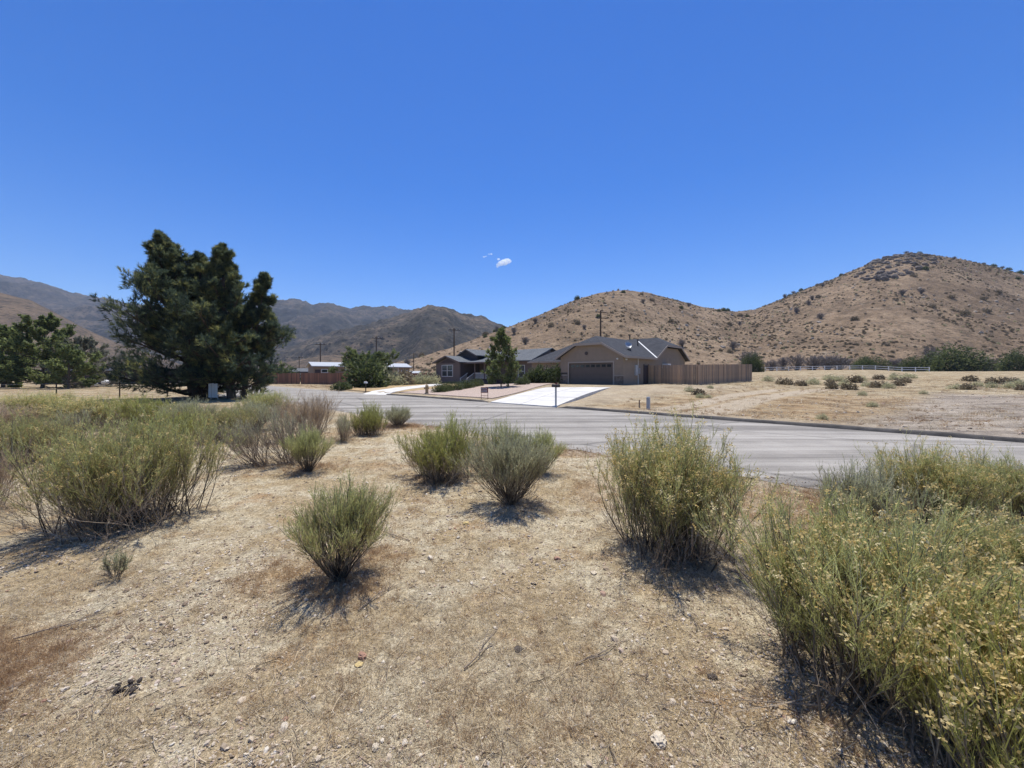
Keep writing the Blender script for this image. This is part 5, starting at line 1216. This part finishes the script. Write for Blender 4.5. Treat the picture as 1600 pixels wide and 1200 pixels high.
scatter('rock_outcrop', [pebble_mesh(420+k, 'rock_outcrop', 2) for k in range(5)], Pc+rg.normal(0, .5, (n, 3))*np.array([1, 1, .2]), rg.uniform(-.4, .4, (n, 3))+np.array([0, .3, 0]), .5+1.9*rg.uniform(0, 1, n)**2, rg.integers(0, 5, n), 'dark rocky outcrop just below the higher summit', 'rocks')
# individual larger bushes one can pick out on the hill
P = hill_points(HV, HK, 150, .03, 1.0, 7)
for k, p in enumerate(P):
    kind = ('dot', 'bare', 'green', 'bare', 'dot')[k % 5]; s = rr.uniform(1.9, 3.2)*(1.25 if kind == 'bare' else 1)
    nm = {'dot': 'hillside_bush', 'bare': 'leafless_bush', 'green': 'evergreen_bush'}[kind]
    lab = {'dot': 'brown bush growing on the slope of the near hill', 'bare': 'grey leafless bush on the slope of the near hill', 'green': 'dark green bush dotting the slope of the near hill'}[kind]
    place(nm, PM[kind][k % len(PM[kind])], (p[0], p[1], p[2]-.15), s, lab, 'bush', {'dot': 'brown bushes on the near hill', 'bare': 'leafless bushes on the near hill', 'green': 'green bushes on the near hill'}[kind], rr.uniform(0, 6))
# skyline bushes
for k, (px, y, s, lab) in enumerate([(1436, 397, 3.4, 'bush on the very summit of the higher hill'), (1252, 455, 3.0, 'dark bush on the skyline of the higher hill, right one of two'), (1234, 462, 2.8, 'dark bush on the skyline of the higher hill, left one of two'), (1290, 440, 2.0, 'small bush on the skyline halfway up the higher hill'), (1130, 486, 2.6, 'bush on the saddle between the two summits'), (1552, 417, 3.6, 'dark bush on the right shoulder of the higher hill'), (1575, 424, 3.6, 'dark bush near the right edge on the skyline'), (1594, 431, 4.4, 'dark bush at the right edge on the skyline'), (775, 517, 3.0, 'dark bush where the near hill meets the mountain'), (787, 513, 2.4, 'small dark bush in the notch between hill and mountain')]):
    Z = float(interp([(430, 170), (700, 190), (975, 240), (1150, 290), (1435, 300), (2300, 300)], px))
    place('skyline_bush', PM['green'][k % 3], (px_z(px, Z), Z, surf(px_z(px, Z), Z)-.2), s, lab, 'bush', 'bushes on the skyline', k, s*.9)

# ------------------------------------------------------------------ stones, sticks and debris one can pick out
def stone(px, y, w, mat, label, seed, cat='stone', name='stone', zs=1.0):
    Z = EYE*FPX/(y-HOR); x = px_z(px, Z); s = w/FPX*Z/2
    o = link(name, pebble_mesh(seed, mat, 3)); o.location = (x, Z, Hxy(x, Z)+s*.25); o.scale = (s, s, s*zs); o.rotation_euler = (0, 0, seed*1.3); tag(o, label, cat, 'stones on the open lot')
    for p in o.data.polygons: p.use_smooth = False
stone(1030, 1170, 25, 'rock_pale', 'largest pale rock at the bottom of the lot, right of centre', 501)
stone(566, 1032, 17, 'rock_red', 'reddish stone with a yellow chip beside it', 502)
stone(561, 1046, 14, 'rock_yellow', 'flat yellow stone chip below the reddish stone', 503, zs=.4)
stone(587, 1188, 13, 'rock_pale', 'white pebble at the bottom edge left of centre', 504)
stone(446, 1138, 9, 'rock_red', 'small red stone left of the white pebble', 505)
stone(928, 905, 11, 'rock_pale', 'small pale flat stone left of the twig stump', 506, zs=.5)
stone(660, 899, 10, 'rock_pale', 'pale stone right of the small fan-shaped bush', 507, zs=.6)
stone(728, 822, 10, 'rock_yellow', 'orange stone below the vase-shaped bush', 508)
stone(921, 954, 8, 'rock_pale', 'tiny white stone in the middle foreground', 509)
stone(1113, 1065, 14, 'rock_dark', 'black chip on the bare sand by the big right bush', 510, zs=.5)
stone(1078, 1094, 8, 'rock_dark', 'smaller black chip left of the other black chip', 511, zs=.5)
stone(810, 1023, 16, 'rock_dark', 'dark flat piece of bark in the central foreground', 512, zs=.3)
stone(68, 1109, 9, 'rock_red', 'small orange stone near the lower left', 513)
stone(324, 972, 8, 'rock_pale', 'pale pebble below the tiny sprig', 514)
# dark clod
Z = EYE*FPX/(1092-HOR); x = px_z(200, Z); cl = empty('dark_clod', (x, Z, Hxy(x, Z))); tag(cl, 'crumbly dark clod lying on the sand in the lower left', 'clod')
r_ = random.Random(4)
for k in range(22):
    o = link('lump', pebble_mesh(520+k, 'rock_dark', 1), None, cl, (r_.gauss(0, .035), r_.gauss(0, .018), .004+r_.uniform(0, .016))); s = r_.uniform(.006, .018); o.scale = (s, s, s*1.1); o.rotation_euler = (r_.random(), r_.random(), r_.random()*6)
# twig stump and fallen branches
def branch(name, px, y, L, seed, mat, label, ang=0, n=5, r0=.005, up=.02, cat='branch'):
    Z = EYE*FPX/(y-HOR); x = px_z(px, Z); r = np.random.default_rng(seed); g = Geo()
    mp = grow(r, np.zeros((1, 3)), np.array([[math.cos(ang), math.sin(ang), up]]), np.array([L]), 7, 0, .12); mp[..., 2] = np.abs(mp[..., 2])+.01
    tubes(g, r, mp, r0, r0*.4, 5, .4)
    p, tn, t = sample(r, mp, n, .2); tp = grow(r, p, tn+rvec(r, len(p))*.6, np.full(len(p), L*.4), 5, 0, .15); tp[..., 2] = np.abs(tp[..., 2])+.006
    tubes(g, r, tp, r0*.5, r0*.2, 4, .6)
    o = link(name, g.mesh(name), M[mat]); o.location = (x, Z, Hxy(x, Z)); tag(o, label, cat, 'fallen branches on the lot'); return o
branch('fallen_branch', 640, 850, .42, 600, 'drystem', 'pale dead branch lying right of the small fan-shaped bush', 2.6)
branch('fallen_branch', 900, 1048, .30, 601, 'drystem', 'forked grey twig in the central foreground', .5)
branch('fallen_branch', 560, 960, .35, 602, 'drystem', 'grey curved twig on the grass left of centre', 1.2)
branch('fallen_branch', 725, 1055, .28, 603, 'drystem', 'thin grey twig in the foreground left of centre', .9)
branch('fallen_branch', 20, 1010, .35, 604, 'drystem', 'dark twig near the left edge of the foreground', .6)
branch('twig_stump', 1008, 918, .10, 605, 'stem', 'small dark twiggy stump on the sand left of the big right bush', 1.4, 14, .006, 1.2, 'stump')
bb = branch('fallen_branch', 1320, 1120, .34, 606, 'stem', 'arching dark branch under the big right bush', .15, 2, .008, .55)

# ------------------------------------------------------------------ cloud
def cloud(cx, cy, Z, puffs, label, seed):
    r = np.random.default_rng(seed); bm = bmesh.new()
    for (dx, dy, rad) in puffs:
        m = Matrix.Translation((px_z(cx+dx, Z)-px_z(cx, Z), r.normal(0, 8), (-dy)/FPX*Z)) @ Matrix.Diagonal((rad/FPX*Z*1.3, rad/FPX*Z, rad/FPX*Z*.8, 1))
        bmesh.ops.create_icosphere(bm, subdivisions=4, radius=1, matrix=m)
    co = np.array([v.co[:] for v in bm.verts]); nn = fbm(co[:, 0]*.05+50, co[:, 2]*.05+co[:, 1]*.04+50, 4, seed)-.5
    for v, k in zip(bm.verts, nn): v.co += v.normal*float(k)*9
    me = bpy.data.meshes.new('cloud'); bm.to_mesh(me); bm.free()
    for p in me.polygons: p.use_smooth = True
    o = link('cloud', me, M['cloud']); o.location = (px_z(cx, Z), Z, zrow(cy, Z)); tag(o, label, 'cloud')
cloud(786, 410, 4600, [(-7, 4, 3.2), (-3, 2, 4.5), (2, 0, 5.5), (6, -2, 5), (9, -2, 3.6), (-7, -5, 2.0), (-9, 7, 1.8)], 'small bright white cloud above the gap in the hills', 5)
cloud(762, 399, 4600, [(-6, 2, 1.6), (-3, 1, 1.3), (2, -1, 1.2), (6, -2, 1.5)], 'tiny wisp of cloud left of the small white cloud', 6)

# ------------------------------------------------------------------ haze
hz, _t, _o = new_mat('thin_haze')
_v = _t.nodes.new('ShaderNodeVolumePrincipled'); _v.inputs['Color'].default_value = (.62, .76, 1, 1); _v.inputs['Density'].default_value = .00011; _v.inputs['Anisotropy'].default_value = .2
_t.links.new(_v.outputs[0], _o.inputs['Volume'])
hb = box('haze', -5200, 5200, -700, 4200, -30, 760, hz); tag(hb, 'thin bluish haze filling the air', 'haze', kind='stuff')
